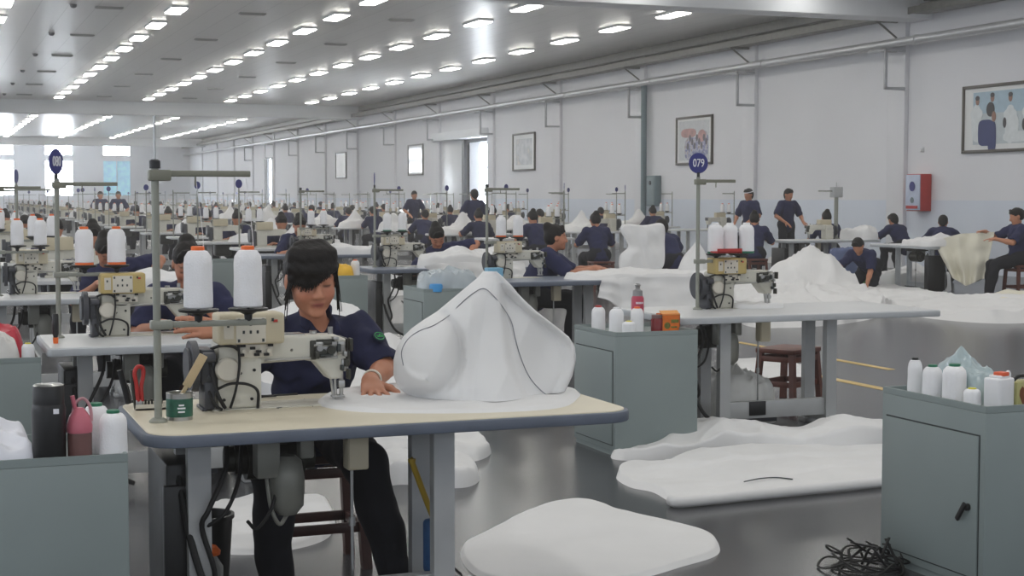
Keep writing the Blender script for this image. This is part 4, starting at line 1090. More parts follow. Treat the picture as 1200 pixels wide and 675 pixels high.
# beneath the front bench
bu = thing('bin', 'black plastic bin of waste under the nearest table', 'bin', (.95, 5.72, 0))
MB().lathe((0, 0, 0), [(.085, 0), (.105, .3), (.112, .3), (.112, .315), (.1, .315), (.08, .02)], 28).obj('bucket', M_BLACK, bu)
b2 = thing('bottle', 'clear plastic bottle with orange collar beside the black bin', 'bottle', (.93, 5.53, 0))
MB().lathe((0, 0, 0), [(.05, 0), (.055, .02), (.055, .16), (.03, .2), (.026, .21)], 24).obj('bottle_body', mat('cloudy_plastic', (170, 170, 168), .25, trans=.4), b2)
MB().lathe((0, 0, .205), [(.045, 0), (.047, .012), (.032, .03)], 20).obj('collar', M_ORANGE, b2)
du = thing('dustpan_brush', 'blue brush with a yellow handle leaning on the right leg of the nearest table', 'brush', (1.672, 5.13, 0), .2)
MB().tube([(-.10, 0, .58), (-.095, 0, .56), (-.03, 0, .40), (.0, 0, .34)], .011).lathe((-.1, 0, .57), [(.014, 0), (.014, .012)], 10).obj('handle', mat('yellow_handle', (176, 146, 40), .45), du)
MB().prism(rrect(-.05, .05, -.03, .03, .025), .17, .36, .015).obj('brush_back', mat('blue_brush', (42, 84, 130), .6, var=.2, scale=30), du)
MB().prism(rrect(-.052, .052, -.032, .032, .025), 0, .17, .006).obj('bristles', mat('green_yellow_bristles', (92, 106, 60), .8, var=.35, scale=30), du)
cb = MB(); rr = random.Random(8)
for i in range(5): cb.tube([(rr.uniform(-.12, .0), rr.uniform(-.05, .05), .008), (rr.uniform(-.1, .1), rr.uniform(-.1, .1), rr.uniform(.03, .1)), (rr.uniform(-.05, .12), rr.uniform(-.1, .1), rr.uniform(.02, .12)), (rr.uniform(-.02, .1), .0, .25 - .03 * i), (.1, .0, .35)], .005)
tag(cb.obj('cable', M_RUBBER, None, (1.72, 5.42, 0)), 'loose black cable hanging by the right legs of the nearest table', 'cable')

# ---------------------------------------------------------------- cabinets in front
c1 = make_cabinet('grey-green steel cabinet left of the nearest table, black flask on it', .62, .5, .72); c1.location = (-.06, 4.74, 0)
fl = thing('vacuum_flask', 'tall black vacuum flask on the left cabinet', 'flask', (.335, 4.80, .695))
MB().lathe((0, 0, 0), [(.048, 0), (.05, .004), (.05, .165), (.048, .175), (.0465, .18)], 32).obj('flask_body', M_BLACK, fl)
MB().lathe((0, 0, .18), [(.0465, 0), (.0465, .05), (.044, .056), (.01, .058)], 32).obj('cup_lid', M_BLACK, fl); MB().lathe((0, 0, .236), [(.044, 0), (.045, .001), (.04, .004)], 32).obj('rim', M_STEEL, fl)
MB().bx(.01, .026, -.0505, -.049, .155, .17).obj('sticker', M_WHITE, fl)
wb = thing('water_bottle', 'pink water bottle with a carry loop beside the black flask', 'bottle', (.425, 4.81, .695))
MB().lathe((0, 0, 0), [(.033, 0), (.037, .005), (.037, .08), (.036, .09)], 28).obj('bottle_body', mat('smoky_pink', (130, 92, 88), .2, trans=.3), wb)
MB().lathe((0, 0, .088), [(.038, 0), (.039, .02), (.03, .05), (.018, .068), (.012, .075)], 28).obj('lid', M_PINK, wb)
MB().tube([(-.02, 0, .13), (-.012, 0, .175), (.012, 0, .19), (.032, 0, .165), (.036, 0, .12)], .005).obj('loop', mat('clear_pink', (214, 160, 168), .3, trans=.3), wb); MB().cyl((-.012, 0, .16), (-.02, 0, .2), .007, n=10).obj('spout', M_PINK, wb)
c_ = make_spool('white thread cone with green cap standing in front on the left cabinet', M_GREEN, None, .15, .043); c_.location = (.525, 4.81, .695)
c_ = make_spool('white thread cone with green cap standing behind on the left cabinet', M_GREEN, None, .16, .043); c_.location = (.485, 4.92, .695)
pp = make_sheet('paper_bundle', 'crumpled white papers piled left on the left cabinet', 'paper', [(-.05, 4.78), (.27, 4.77), (.29, 4.9), (.26, 5.15), (.0, 5.2), (-.05, 5.0)], .695, .05, [(.12, 5.05, .07, .2)], .016, 9, 5, mat('white_paper', (226, 228, 236), .7, var=.03))
c2 = make_cabinet('grey-green steel cabinet at the right edge, thread cones on it and handle on its door', .62, .66, .72); c2.location = (3.66, 4.66, 0)
RC = [('slim white thread cone with a black cap at the back of the right cabinet', (3.745, 5.22), M_BLACK, .15, .03), ('white thread cone with a green cap, second from the back on the right cabinet', (3.735, 5.09), M_GREEN, .135, .04), ('large white thread cone with a green cap in the middle of the right cabinet', (3.75, 4.97), M_GREEN, .15, .047), ('short white thread cone with a yellow cap at the front of the right cabinet', (3.735, 4.84), M_YELLOW, .072, .034)]
for lb, (x, y), cp, h_, r_ in RC:
    q = make_spool(lb, cp, None, h_, r_); q.location = (x, y, .695)
jr = thing('plastic_jug', 'square white plastic jug with an orange cap on the right cabinet', 'jug', (3.80, 4.765, .695), .25)
MB().prism(rrect(-.047, .047, -.04, .04, .014), 0, .118, .008).prism(rrect(-.03, .03, -.03, .03, .012), .116, .128, .004).tube([(.03, 0, .12), (.055, 0, .135), (.06, 0, .11), (.047, 0, .09)], .007).obj('jug_body', mat('white_plastic', (228, 228, 230), .4), jr)
MB().bx(-.022, .022, -.03, .012, .122, .14, .004).obj('cap', mat('orange_red_cap', (226, 96, 56), .45), jr)
tj = thing('tea_box', 'pale green tea box with a brown picture at the right edge', 'box', (3.895, 4.76, .695), .1)
MB().bx(-.045, .075, -.03, .05, 0, .1, .003).obj('carton', mat('pale_green_card', (172, 168, 112), .5), tj)
mm = MB(); blob_pts = [(-.032, .07), (-.02, .085), (-.01, .075), (-.012, .05), (-.002, .025), (.004, .008), (-.012, .006), (-.024, .03), (-.034, .05)]
mm.add([(x, -.0315, z) for x, z in blob_pts] + [(x, -.03, z) for x, z in blob_pts], [tuple(range(9))] + [(i, (i + 1) % 9, 9 + (i + 1) % 9, 9 + i) for i in range(9)]); mm.obj('brown_picture', mat('brown_print', (112, 62, 30), .5), tj)
mm = MB()
for z in (.07, .05, .03, .012): mm.bx(.022, .034, -.0315, -.03, z - .007, z + .005); mm.bx(.018, .038, -.0315, -.03, z - .001, z + .001)
mm.obj('dark_print', M_CABD, tj)
MB().tube([(-.03, .01, .1), (-.01, .0, .12), (.03, .0, .118), (.06, .01, .1)], .007).obj('black_strap', M_BLACK, tj)
gl = make_sheet('plastic_bag', 'pale blue plastic bag slumped behind the cones on the right cabinet', 'bag', [(3.79, 4.92), (3.86, 4.9), (3.98, 5.0), (3.95, 5.2), (3.85, 5.25), (3.81, 5.1)], .695, .09, [(3.88, 5.1, .08, .1)], .02, 12, 9, mat('pale_blue_film', (190, 208, 212), .25, trans=.3))
cc = MB(); rr = random.Random(3)
for i in range(9):
    cx, cy, r_ = rr.uniform(-.05, .06), rr.uniform(-.08, .06), rr.uniform(.07, .16)
    cc.tube([(cx + r_ * math.cos(a + i), cy + r_ * .8 * math.sin(a + i), .012 + .1 * rr.random() * (1 + math.cos(a))) for a in np.linspace(0, 6.0, 9)], .006)
cc.obj('cable_coil', M_RUBBER, None, (3.50, 5.22, 0)); SC.objects['cable_coil'].scale = (1, 1, .6); tag(SC.objects['cable_coil'], 'tangled black cable coil on the floor by the right cabinet', 'cable')

# ---------------------------------------------------------------- fabrics on the floor
def pix(z, *pts): return [tuple(on(x, y, z)[:2]) for x, y in pts]
make_sheet('fabric_sheet', 'smooth white fabric sheet on the floor, nearest the camera', 'fabric', pix(0, (540, 645), (572, 627), (612, 608), (650, 593), (690, 590), (725, 603), (780, 615), (830, 627), (843, 640), (838, 652), (800, 664), (740, 680), (640, 690), (560, 676)), 0, .016, [(*on(665, 612, 0)[:2], .03, .45)], .007, 2.0, 3, edge=.022, rings=40, n=160)
A_ = on(760, 560, 0); B_ = on(1046, 545, 0)
make_sheet('folded_fabric', 'large folded white fabric on the floor beside the nearest table, a dark thread on top', 'fabric', pix(0, (722, 560), (735, 552), (760, 556), (800, 545), (850, 538), (950, 530), (1046, 532), (1052, 548), (1048, 563), (960, 573), (870, 582), (800, 590), (785, 588), (765, 577), (738, 571)), 0, .045, [(*on(860, 548, 0)[:2], .02, .6)], .016, 2.4, 4, edge=.02, sharp=2, rings=40, n=180, steps=[(0, -1, -7.35, -.018), (.25, -1, -5.95, -.014), (-1, -.2, -5.35, -.012)])
make_sheet('folded_fabric', 'crumpled white fabric on the floor in front of the 079 table', 'fabric', pix(0, (718, 538), (730, 524), (760, 520), (800, 513), (850, 508), (880, 514), (905, 522), (960, 520), (1000, 512), (1047, 518), (1050, 526), (960, 533), (850, 534), (780, 540)), 0, .05, [(*on(845, 528, 0)[:2], .12, .38), (*on(990, 524, 0)[:2], .10, .4)], .03, 2.6, 6, edge=.03, rings=36, n=160, steps=[(1, .3, 6.9, .02)])
hp_ = [on(x, y, .03) - SC.objects['folded_fabric'].location for x, y in ((786, 586), (800, 588), (870, 581), (960, 572), (1048, 563))]
MB().tube(hp_, .028, 12).obj('rolled_edge', M_CLOTH, SC.objects['folded_fabric'])
o = MB().tube([(-.14, 0, .0), (-.03, .02, .006), (.06, .01, .006), (.13, -.03, .0)], .0035, 6).obj('thread_scrap', M_CABD, None, (0, 0, 0)); bpy.context.view_layer.update(); fo_ = SC.objects['folded_fabric']; q_ = on(900, 557, .06); hit = fo_.ray_cast(Vector((q_.x, q_.y, 2)) - fo_.location, Vector((0, 0, -1))); o.location = fo_.location + hit[1] + Vector((0, 0, .007)); tag(o, 'dark curved thread lying on the folded white fabric', 'thread scrap')
AF = [('white fabric roll on the floor seen under the nearest table', ((430, 575), (470, 568), (540, 572), (562, 562), (545, 552), (500, 548), (430, 550)), .08, [], .03, 3),
      ('white fabric on the floor right of the nearest table legs', ((525, 540), (560, 540), (575, 528), (540, 513), (470, 508), (420, 515), (420, 535), (470, 538)), .035, [], .04, 3),
      ('white fabric heap on the floor behind the woman at the nearest table', ((300, 470), (380, 480), (470, 480), (520, 465), (500, 440), (440, 428), (330, 430), (290, 445)), .05, [(*on(460, 455, 0)[:2], .28, .5), (*on(330, 450, 0)[:2], .2, .6)], .07, 1.8),
      ('white fabric spread on the floor in the middle aisle', ((290, 420), (350, 426), (450, 418), (470, 405), (440, 390), (340, 385), (290, 395)), .05, [(*on(330, 400, 0)[:2], .12, .8)], .06, 1.4),
      ('white fabric lying under the nearest table by the bin', ((235, 640), (300, 650), (385, 630), (380, 590), (300, 585), (240, 600)), .025, [], .02, 3)]
for i, (lb, pl, bz, pk, wr, fq) in enumerate(AF): make_sheet('fabric_heap', lb, 'fabric', pix(0, *pl), 0, bz, pk, wr, fq, 11 + i, edge=.035, rings=34)
# ================================================================ the other benches
def make_drape(name, label, top, bot, folds=6, amp=.03, thick=.012, m=None, seed=0, nu=60, nv=26, cat='fabric'):
    """hanging fabric between two polylines (world points), with vertical folds"""
    def pl(P, u):
        P = [Vector(p) for p in P]; s = u * (len(P) - 1); i = min(int(s), len(P) - 2); return P[i].lerp(P[i + 1], s - i)
    F_, B_ = [], []
    for j in range(nv + 1):
        for i in range(nu + 1):
            u, v = i / nu, j / nv; a, b = pl(top, u), pl(bot, u); p = a.lerp(b, v)
            d = (pl(top, min(1, u + .02)) - pl(top, max(0, u - .02))); n = d.cross(b - a)
            n = n.normalized() if n.length > 1e-6 else Vector((0, -1, 0))
            w = amp * (math.sin(u * folds * 6.28 + seed + 1.5 * noise.noise(Vector((u * 3, v * 2, seed)))) * (.3 + .7 * v) + 1.2 * noise.noise(Vector((u * 4, v * 3, seed + 4))))
            p = p + n * w; F_.append(p + n * thick / 2); B_.append(p - n * thick / 2)
    N = len(F_); W = nu + 1; fs = []
    for j in range(nv):
        for i in range(nu):
            a = j * W + i; fs.append((a, a + 1, a + W + 1, a + W)); fs.append((N + a, N + a + W, N + a + W + 1, N + a + 1))
    rim = [i for i in range(W)] + [j * W + nu for j in range(1, nv + 1)] + [nv * W + i for i in range(nu - 1, -1, -1)] + [j * W for j in range(nv - 1, 0, -1)]
    for a, b in zip(rim, rim[1:] + rim[:1]): fs.append((a, N + a, N + b, b))
    c = sum(F_, Vector()) / N
    o = MB().add([p - c for p in F_ + B_], fs).obj(name, m or M_CLOTH, None, c, angle=80)
    return tag(o, label, cat)

def bench(x, y, L, D, top, edge, label, **k):
    t = make_table(L, D, top, edge, M_LEG, label, **k); t.location = (x, y, 0); return t
bench(.54, 7.75, 1.7, .82, M_TOPW, M_EDGEW, 'white sewing table directly behind the nearest table, on the left', round_r=.03)
bench(.30, 11.5, 1.7, .82, M_TOPW, M_EDGEW, 'white sewing table at the left edge, third row back', round_r=.03)
bench(4.27, 8.33, 1.92, .95, M_TOPW, M_EDGEW, 'pale grey sewing table below the 079 sign, stool pushed under it', round_r=.05, brake=True, legs=(.40, 1.18))
bench(4.50, 12.35, 2.4, .85, M_TOPD, M_EDGEB, 'slate topped sewing table of the woman seen in profile, white fabric over its front')
bench(4.22, 14.95, 1.75, .85, M_TOPD, M_EDGEB, 'dark edged sewing table of the woman bending her head left of the middle pole')
bench(3.90, 18.9, 1.7, .85, M_TOPD, M_EDGEB, 'grey sewing table of the woman facing front above the nearest woman')
def mach(src, x, y, label, z=TZ, rz=0):
    return dup(src, (x, y, z), rz, label)
mY = make_machine('sewing machine with yellowed control box directly behind the nearest machine, left', M_BOXY, mat('worn_enamel', (190, 188, 176), .4, var=.1)); mY.location = (.92, 8.36, TZ)
mach(mY, 4.89, 9.0, 'sewing machine with yellowed control box on the 079 table')
mach(m1, 4.86, 13.0, 'cream boxed sewing machine in front of the woman seen in profile')
mach(m1, 4.55, 15.6, 'cream boxed sewing machine in front of the woman bending her head')
mach(m1, 4.55, 19.5, 'cream boxed sewing machine on the table with white fabric, right of the front-facing woman')
mach(m1, .70, 12.2, 'sewing machine with a dark motor at the left edge, third row back')
s2 = make_stand('grey thread stand with an oval blue 080 sign, left', '080', .80, .375, rot=.95); s2.location = (.64, 8.33, TZ)
spools(s2, .375, ['white thread cone with orange ends below the 080 sign, left of two', 'white thread cone with orange ends below the 080 sign, right of two'], M_ORANGE, M_ORANGE, .2, .048)
s4 = make_stand('grey thread stand carrying the round blue 079 sign', '079', .835, .36, rot=-.12, arm_len=.27); s4.location = (4.71, 8.94, TZ)
q = make_spool('white thread cone with green base under the 079 sign, left of three', M_THREAD, M_GREEN, .2, .052); q.location = (4.84, 8.94, TZ + .364)
q = make_spool('white thread cone with green base under the 079 sign, middle of three', M_THREAD, M_GREEN, .2, .052); q.location = (4.955, 8.955, TZ + .364)
q = make_spool('white thread cone with green base under the 079 sign, right of three', M_THREAD, M_GREEN, .2, .052); q.location = (5.07, 8.94, TZ + .364)
tag(MB().bx(-.09, .09, -.05, .05, 0, .012, .003).bx(-.09, .09, -.05, -.046, 0, .03).obj('thread_tray', M_RED, None, (4.93, 8.90, TZ + .372)), 'thin red tray on the control box below the 079 cones', 'tray').location = (4.87, 8.85, TZ + .371)
s5 = make_stand('grey thread stand without sign beside the woman seen in profile', None, .80, .37, .84); s5.location = (4.70, 12.95, TZ)
spools(s5, .37, ['white thread cone left of the woman seen in profile, farther from her', 'white thread cone with orange base left of the woman seen in profile, nearer to her'], M_THREAD, M_ORANGE)
s6 = make_stand('grey thread stand with an edge-on oval sign by the woman bending her head', '', .80, .37, rot=1.25); s6.location = (4.38, 15.5, TZ)
spools(s6, .37, ['white thread cone with green base by the woman bending her head, left', 'white thread cone with orange base by the woman bending her head, right'], M_THREAD, M_GREEN)
s7 = make_stand('grey thread stand on the table of the front-facing woman', None, .80, .37, .84); s7.location = (4.5, 19.4, TZ)
spools(s7, .37, ['white thread cone on the stand of the front-facing woman, left', 'white thread cone on the stand of the front-facing woman, right'], M_ORANGE)
s3 = make_stand('grey thread stand with edge-on sign at the left edge of the photo', '', .80, .37, rot=1.3); s3.location = (.50, 12.0, TZ)
spools(s3, .37, ['white thread cone with orange cap at the left edge, left of the pair', 'white thread cone with orange cap at the left edge, right of the pair'], M_ORANGE, None, .2, .047)

# cabinets beside the benches
def cab(src, x, y, label): return dup(src, (x, y, 0), 0, label)
c4 = make_cabinet('grey-green steel cabinet beside the 079 table, bottles and cones on it', .53, .6, .72, handle=False); c4.location = (3.68, 7.98, 0)
cab(c4, -.02, 7.75, 'grey cabinet at the left edge below the 080 table, red and pink bags on it')
cab(c4, 3.55, 14.7, 'grey cabinet right behind the nearest woman, yellow bag on it')
cab(c4, 3.9, 12.3, 'pale grey cabinet half hidden behind the white hood')
cab(c4, 3.25, 18.7, 'small distant grey cabinet left of the table behind the nearest woman')
CT = .695
for lb, (x, y), cp, h_, r_ in (('white thread cone with a red cap at the back left of the 079 cabinet', (3.76, 8.40), M_RED, .15, .042), ('plain white thread cone in the middle of the 079 cabinet', (3.80, 8.23), M_THREAD, .15, .044),
    ('white thread cone with an orange cap in front of the red bottle', (3.93, 8.22), M_ORANGE, .15, .04), ('short white thread cone with a yellow rim at the front of the 079 cabinet', (3.82, 8.10), M_YELLOW, .08, .04)):
    q = make_spool(lb, cp, None, h_, r_); q.location = (x, y, CT)
rb = thing('water_bottle', 'tall pinkish red bottle with a grey cap on the 079 cabinet', 'bottle', (4.0, 8.36, CT))
MB().lathe((0, 0, 0), [(.034, 0), (.038, .006), (.038, .19), (.032, .205)], 28).obj('bottle_body', mat('raspberry_plastic', (190, 62, 88), .35, var=.08), rb)
MB().lathe((0, 0, .203), [(.03, 0), (.03, .035), (.02, .04), (.014, .045), (.014, .06), (.02, .068), (.012, .078)], 24).obj('cap', mat('grey_cap', (150, 150, 150), .35, .4), rb)
lm = MB()
for k in range(6):
    a = -2.2 + k * .22; lm.box((.0385 * math.cos(a), .0385 * math.sin(a), .165), (.006, .001, .012), rot=(0, 0, a + PI / 2))
lm.obj('lettering', M_WHITE, rb)
jr = thing('jar', 'small dark red jar between the cone and the orange carton', 'jar', (4.06, 8.22, CT)); MB().lathe((0, 0, 0), [(.035, 0), (.036, .07), (.03, .08)], 24).obj('glass', mat('dark_red_glass', (120, 22, 26), .2), jr); MB().lathe((0, 0, .08), [(.032, 0), (.032, .02)], 20).obj('lid', mat('smoky_lid', (120, 90, 88), .4), jr)
oc = thing('carton', 'open orange food carton on the 079 cabinet', 'box', (4.145, 8.24, CT))
bm_ = MB()
for a in ((-.06, .06, -.04, -.036), (-.06, .06, .036, .04), (-.06, -.056, -.04, .04), (.056, .06, -.04, .04)): bm_.bx(*a, 0, .105)
bm_.bx(-.06, .06, -.04, .04, 0, .004).obj('carton_body', mat('orange_card', (226, 116, 34), .45, var=.12, scale=20), oc)
bm_ = MB(); bm_.cyl((-.025, -.041, .035), (-.025, -.038, .035), .02, n=18); bm_.bx(.0, .04, -.0415, -.04, .02, .03); bm_.bx(.0, .05, -.0415, -.04, .05, .07); bm_.obj('print', mat('carton_print', (110, 110, 40), .5, var=.4, scale=60), oc)
bm_ = MB().box((0, -.02, .11), (.12, .05, .004), .001, 1, (.5, 0, 0)).obj('flap', mat('pale_orange_card', (228, 160, 90), .5), oc)
make_sheet('plastic_bag', 'red carrier bag on the cabinet at the left edge', 'bag', [(.02, 8.0), (.2, 7.95), (.42, 8.0), (.44, 8.2), (.3, 8.3), (.05, 8.25)], CT, .1, [(.22, 8.1, .07, .2)], .03, 9, 21, mat('red_film', (186, 40, 60), .35, var=.1))
make_sheet('plastic_bag', 'pale pink plastic bag in front of the red bag at the left edge', 'bag', [(-.02, 7.8), (.12, 7.78), (.24, 7.82), (.22, 7.95), (.05, 7.98), (-.02, 7.92)], CT, .1, [(.06, 7.9, .07, .12)], .035, 11, 22, mat('pink_film', (224, 186, 196), .35, var=.12, scale=14))
make_sheet('plastic_bag', 'clear whitish plastic bag on the cabinet at the left edge', 'bag', [(.22, 7.8), (.4, 7.78), (.4, 7.92), (.3, 7.97), (.22, 7.93)], CT, .07, [(.3, 7.87, .05, .1)], .03, 13, 23, mat('whitish_film', (206, 204, 200), .3, var=.1))
q = make_spool('short white thread cone with a yellow cap beside the bags at the left edge', M_YELLOW, None, .09, .032); q.location = (.455, 7.83, CT)
sd = thing('screwdriver', 'black screwdriver with orange tip standing at the left end of the 080 table', 'screwdriver', (.60, 8.02, TZ)); MB().lathe((0, 0, .03), [(.01, 0), (.016, .02), (.016, .11), (.012, .12)], 14).obj('grip', M_BLACK, sd); MB().lathe((0, 0, 0), [(.012, 0), (.014, .03)], 12).obj('tip', M_ORANGE, sd)
make_sheet('plastic_bag', 'yellow plastic bag on the cabinet behind the nearest woman', 'bag', [(3.75, 14.8), (3.95, 14.8), (3.98, 15.0), (3.8, 15.05)], CT, .08, [(3.87, 14.9, .05, .1)], .02, 9, 25, mat('yellow_film', (232, 182, 40), .4))
make_sheet('plastic_bag', 'white crumpled bag left of the yellow bag on the cabinet', 'bag', [(3.56, 14.8), (3.76, 14.85), (3.78, 15.15), (3.58, 15.15)], CT, .12, [(3.68, 15.0, .12, .14)], .04, 8, 26, M_CLOTH)
q = make_spool('white thread cone with orange cap right of the yellow bag', M_ORANGE, None, .17, .045); q.location = (4.02, 14.95, CT)
tb = make_sheet('plastic_bag', 'clear plastic bag with a blue lid on the cabinet behind the white hood', 'bag', [(3.95, 12.4), (4.4, 12.4), (4.38, 12.7), (4.0, 12.75)], CT, .09, [(4.2, 12.5, .08, .2)], .04, 9, 27, mat('clear_film', (206, 216, 222), .2, var=.1, trans=.3))
tag(MB().lathe((0, 0, 0), [(.055, 0), (.058, .05), (.05, .065)], 24).obj('lid', mat('sky_blue_lid', (64, 150, 214), .4), None, (4.02, 12.34, CT)), 'round sky blue lid on the cabinet behind the white hood', 'lid')
tag(MB().bx(-.07, .07, -.05, .05, 0, .12, .004).bx(-.062, .062, -.042, .042, .119, .121).obj('tissue_box', mat('light_blue_card', (122, 178, 208), .5), None, (4.60, 12.50, TZ)), 'small light blue box at the left end of the slate table', 'box')

# fabric on those benches
make_sheet('fabric_heap', 'white fabric spread over the right end of the slate table', 'fabric', [(5.35, 12.6), (5.6, 12.40), (6.85, 12.40), (6.87, 13.1), (5.8, 13.15), (5.45, 12.9)], TZ, .03, [(6.0, 12.8, .04, .3)], .02, 4, 31)
make_drape('fabric_drape', 'white fabric hanging down over the front of the slate table', [(5.55, 12.33, .775), (5.8, 12.33, .78), (6.3, 12.33, .78), (6.85, 12.33, .775)], [(5.5, 12.28, .62), (5.75, 12.22, .5), (6.2, 12.2, .44), (6.85, 12.25, .42)], 4, .02, seed=2)
def hood(name, label, c, w, d, h, seed, tilt=.2, m=None):
    """free-standing folded fabric: a lofted cone with folds"""
    mb = MB(); vs = []; fs = []; nu, nv = 48, 24; c = Vector(c)
    for j in range(nv + 1):
        v = j / nv
        for i in range(nu):
            a = 2 * PI * i / nu; k = (1 - v ** 1.6) * .92 + .08
            if v > .55: k *= 1
            f = 1 + .28 * noise.noise(Vector((math.cos(a) * 1.3, math.sin(a) * 1.3, seed + v * 1.5))) + .09 * math.sin(a * 5 + seed)
            top = h * (1 + .25 * noise.noise(Vector((math.cos(a) * 1.1, math.sin(a) * 1.1, seed * 2))))
            vs.append(Vector((w / 2 * k * f * math.cos(a) + tilt * v * w, d / 2 * k * f * math.sin(a), top * v)))
    for j in range(nv):
        for i in range(nu): fs.append((j * nu + i, j * nu + (i + 1) % nu, (j + 1) * nu + (i + 1) % nu, (j + 1) * nu + i))
    fs += [tuple(range(nu - 1, -1, -1)), tuple(nv * nu + i for i in range(nu))]
    return tag(mb.add(vs, fs).obj(name, m or M_CLOTH, None, c, angle=80), label, 'fabric')
def flare(name, label, c, pts, dep, seed, m=None):
    """standing piece of stiff fabric with the outline pts (x, z) and rounded depth dep"""
    P = smooth_poly(pts, 90); cx = sum(p.x for p in P) / 90; cz = sum(p.y for p in P) / 90; vs = []; fs = []; R = 12; n = 90
    for side in (-1, 1):
        for k in range(R + 1):
            t = 1 - k / R
            for p in P:
                q = Vector((cx + (p.x - cx) * t, cz + (p.y - cz) * t)); e = (1 - t ** 2.2) ** .6
                y = side * dep * e * (.75 + .5 * noise.noise(Vector((q.x * 6, q.y * 6, seed)))) + (.05 * noise.noise(Vector((q.x * 4, q.y * 5, seed + 9))) + .05 * (abs(noise.noise(Vector((q.x * 7 + q.y * 3, q.y * 4 - q.x * 3, seed + 3)))) - .2)) * e
                vs.append((q.x, y, q.y))
    o = (R + 1) * n
    for s_ in (0, 1):
        for k in range(R):
            for i in range(n): fs.append((s_ * o + k * n + i, s_ * o + k * n + (i + 1) % n, s_ * o + (k + 1) * n + (i + 1) % n, s_ * o + (k + 1) * n + i))
    mb = MB().add(vs, fs); bm = bmesh.new(); me = mb.mesh(name, m or M_CLOTH, angle=80); bm.from_mesh(me); bmesh.ops.remove_doubles(bm, verts=bm.verts, dist=.0008); bmesh.ops.recalc_face_normals(bm, faces=bm.faces); bm.to_mesh(me); bm.free()
    return tag(link(name, me, None, c), label, 'fabric')
flare('fabric_hood', 'white flared fabric piece standing right of the woman seen in profile', (6.27, 12.98, TZ + .02), [(-.22, .0), (-.25, .16), (-.16, .26), (-.24, .40), (-.2, .46), (.0, .45), (.2, .46), (.22, .28), (.2, .05), (.0, .0)], .055, 4)
make_sheet('fabric_heap', 'white fabric covering the table of the woman bending her head', 'fabric', [(4.75, 15.1), (5.1, 14.97), (5.9, 15.0), (5.93, 15.6), (5.4, 15.7), (4.9, 15.5)], TZ, .05, [(5.2, 15.2, .13, .3), (5.7, 15.4, .1, .35)], .05, 3.2, 33)
make_drape('fabric_drape', 'white fabric falling off the front of the table of the woman bending her head', [(4.75, 14.96, .79), (5.1, 14.93, .82), (5.5, 14.93, .82), (5.85, 14.96, .8)], [(5.0, 14.8, .52), (5.15, 14.75, .45), (5.5, 14.75, .62), (5.85, 14.85, .66)], 4, .035, seed=8)
make_sheet('fabric_heap', 'white folded fabric under the machine right of the front-facing woman', 'fabric', [(4.7, 19.15), (5.0, 19.05), (5.45, 19.1), (5.5, 19.6), (5.0, 19.7)], TZ, .06, [(5.0, 19.3, .06, .25)], .02, 4, 35)
make_sheet('fabric_heap', 'white rolled fabric behind the spools of the 080 table', 'fabric', [(1.35, 11.6), (1.7, 11.52), (2.0, 11.6), (2.0, 12.1), (1.7, 12.2), (1.4, 12.0)], TZ, .08, [(1.6, 11.85, .1, .3)], .03, 4, 36)
make_sheet('fabric_heap', 'white fabric under the needle of the yellowed machine behind the nearest machine', 'fabric', [(1.5, 8.0), (1.9, 7.85), (2.18, 7.9), (2.2, 8.4), (1.85, 8.5), (1.55, 8.3)], TZ, .04, [(2.0, 8.2, .14, .3)], .03, 4, 37)
make_sheet('fabric_heap', 'white fabric strip lying under the machine on the 079 table', 'fabric', [(4.98, 8.95), (5.2, 8.85), (5.34, 8.9), (5.3, 9.1), (5.1, 9.15)], TZ, .025, [], .012, 6, 38, edge=.02)
hood('fabric_bag', 'bulging white fabric sack behind the 079 cones', (6.0, 12.95, TZ), .0 + .3, .3, .3, 3.3).location = (6.7, 12.85, TZ + .02)
make_sheet('plastic_bag', 'grey-white plastic bag on the floor under the 079 table', 'bag', [(4.78, 8.85), (5.0, 8.75), (5.25, 8.85), (5.3, 9.05), (5.1, 9.2), (4.85, 9.15)], .0, .22, [(4.95, 8.98, .14, .2)], .05, 7, 40, mat('grey_film', (216, 216, 212), .3, var=.1))
st4 = make_stool('brown wooden stool standing under the 079 table', M_WOOD, .40, .40); st4.location = (5.87, 9.72, 0); st4.rotation_euler = (0, 0, .5)
make_sheet('fabric_sheet', 'white fabric lying on the floor behind the stool of the 079 table', 'fabric', pix(0, (860, 425), (930, 428), (950, 445), (900, 452), (850, 448)), 0, .03, [], .02, 2, 41)

# the open aisle at the right
make_sheet('fabric_heap', 'white fabric heap with a tall peak left of the crouching person', 'fabric', pix(0, (860, 352), (905, 345), (960, 341), (1000, 352), (1040, 366), (1000, 378), (930, 384), (870, 380)), 0, .12, [(*on(948, 352, 0)[:2], .55, .8), (*on(900, 365, 0)[:2], .1, .8)], .10, 1.7, 42, sharp=1.6)
make_sheet('fabric_sheet', 'white fabric spread on the aisle floor right of the 079 table', 'fabric', pix(0, (1010, 345), (1060, 345), (1120, 357), (1205, 360), (1215, 376), (1160, 379), (1080, 372), (1030, 360)), 0, .07, [(*on(1180, 365, 0)[:2], .08, .8)], .07, 1.6, 43)
make_sheet('fabric_heap', 'cream fabric heap on the floor at the right edge by the stool', 'fabric', pix(0, (1150, 362), (1170, 356), (1215, 354), (1240, 362), (1200, 368)), 0, .14, [], .05, 1.4, 44, M_CREAM)
T8 = bench(13.45, 22.3, 1.85, .85, M_TOPW, M_EDGEW, 'pale grey table behind the crouching person with a thick grey post')
t9 = make_table(1.5, .7, M_TOPW, M_EDGEW, mat('white_leg_paint', (206, 210, 214), .45), 'white legged table between the crouching person and the right edge'); t9.location = (14.45, 18.95, 0); t9.rotation_euler = (0, 0, PI / 2)
mach(m1, 14.55, 22.85, 'grey sewing machine on the table behind the crouching person', rz=PI)
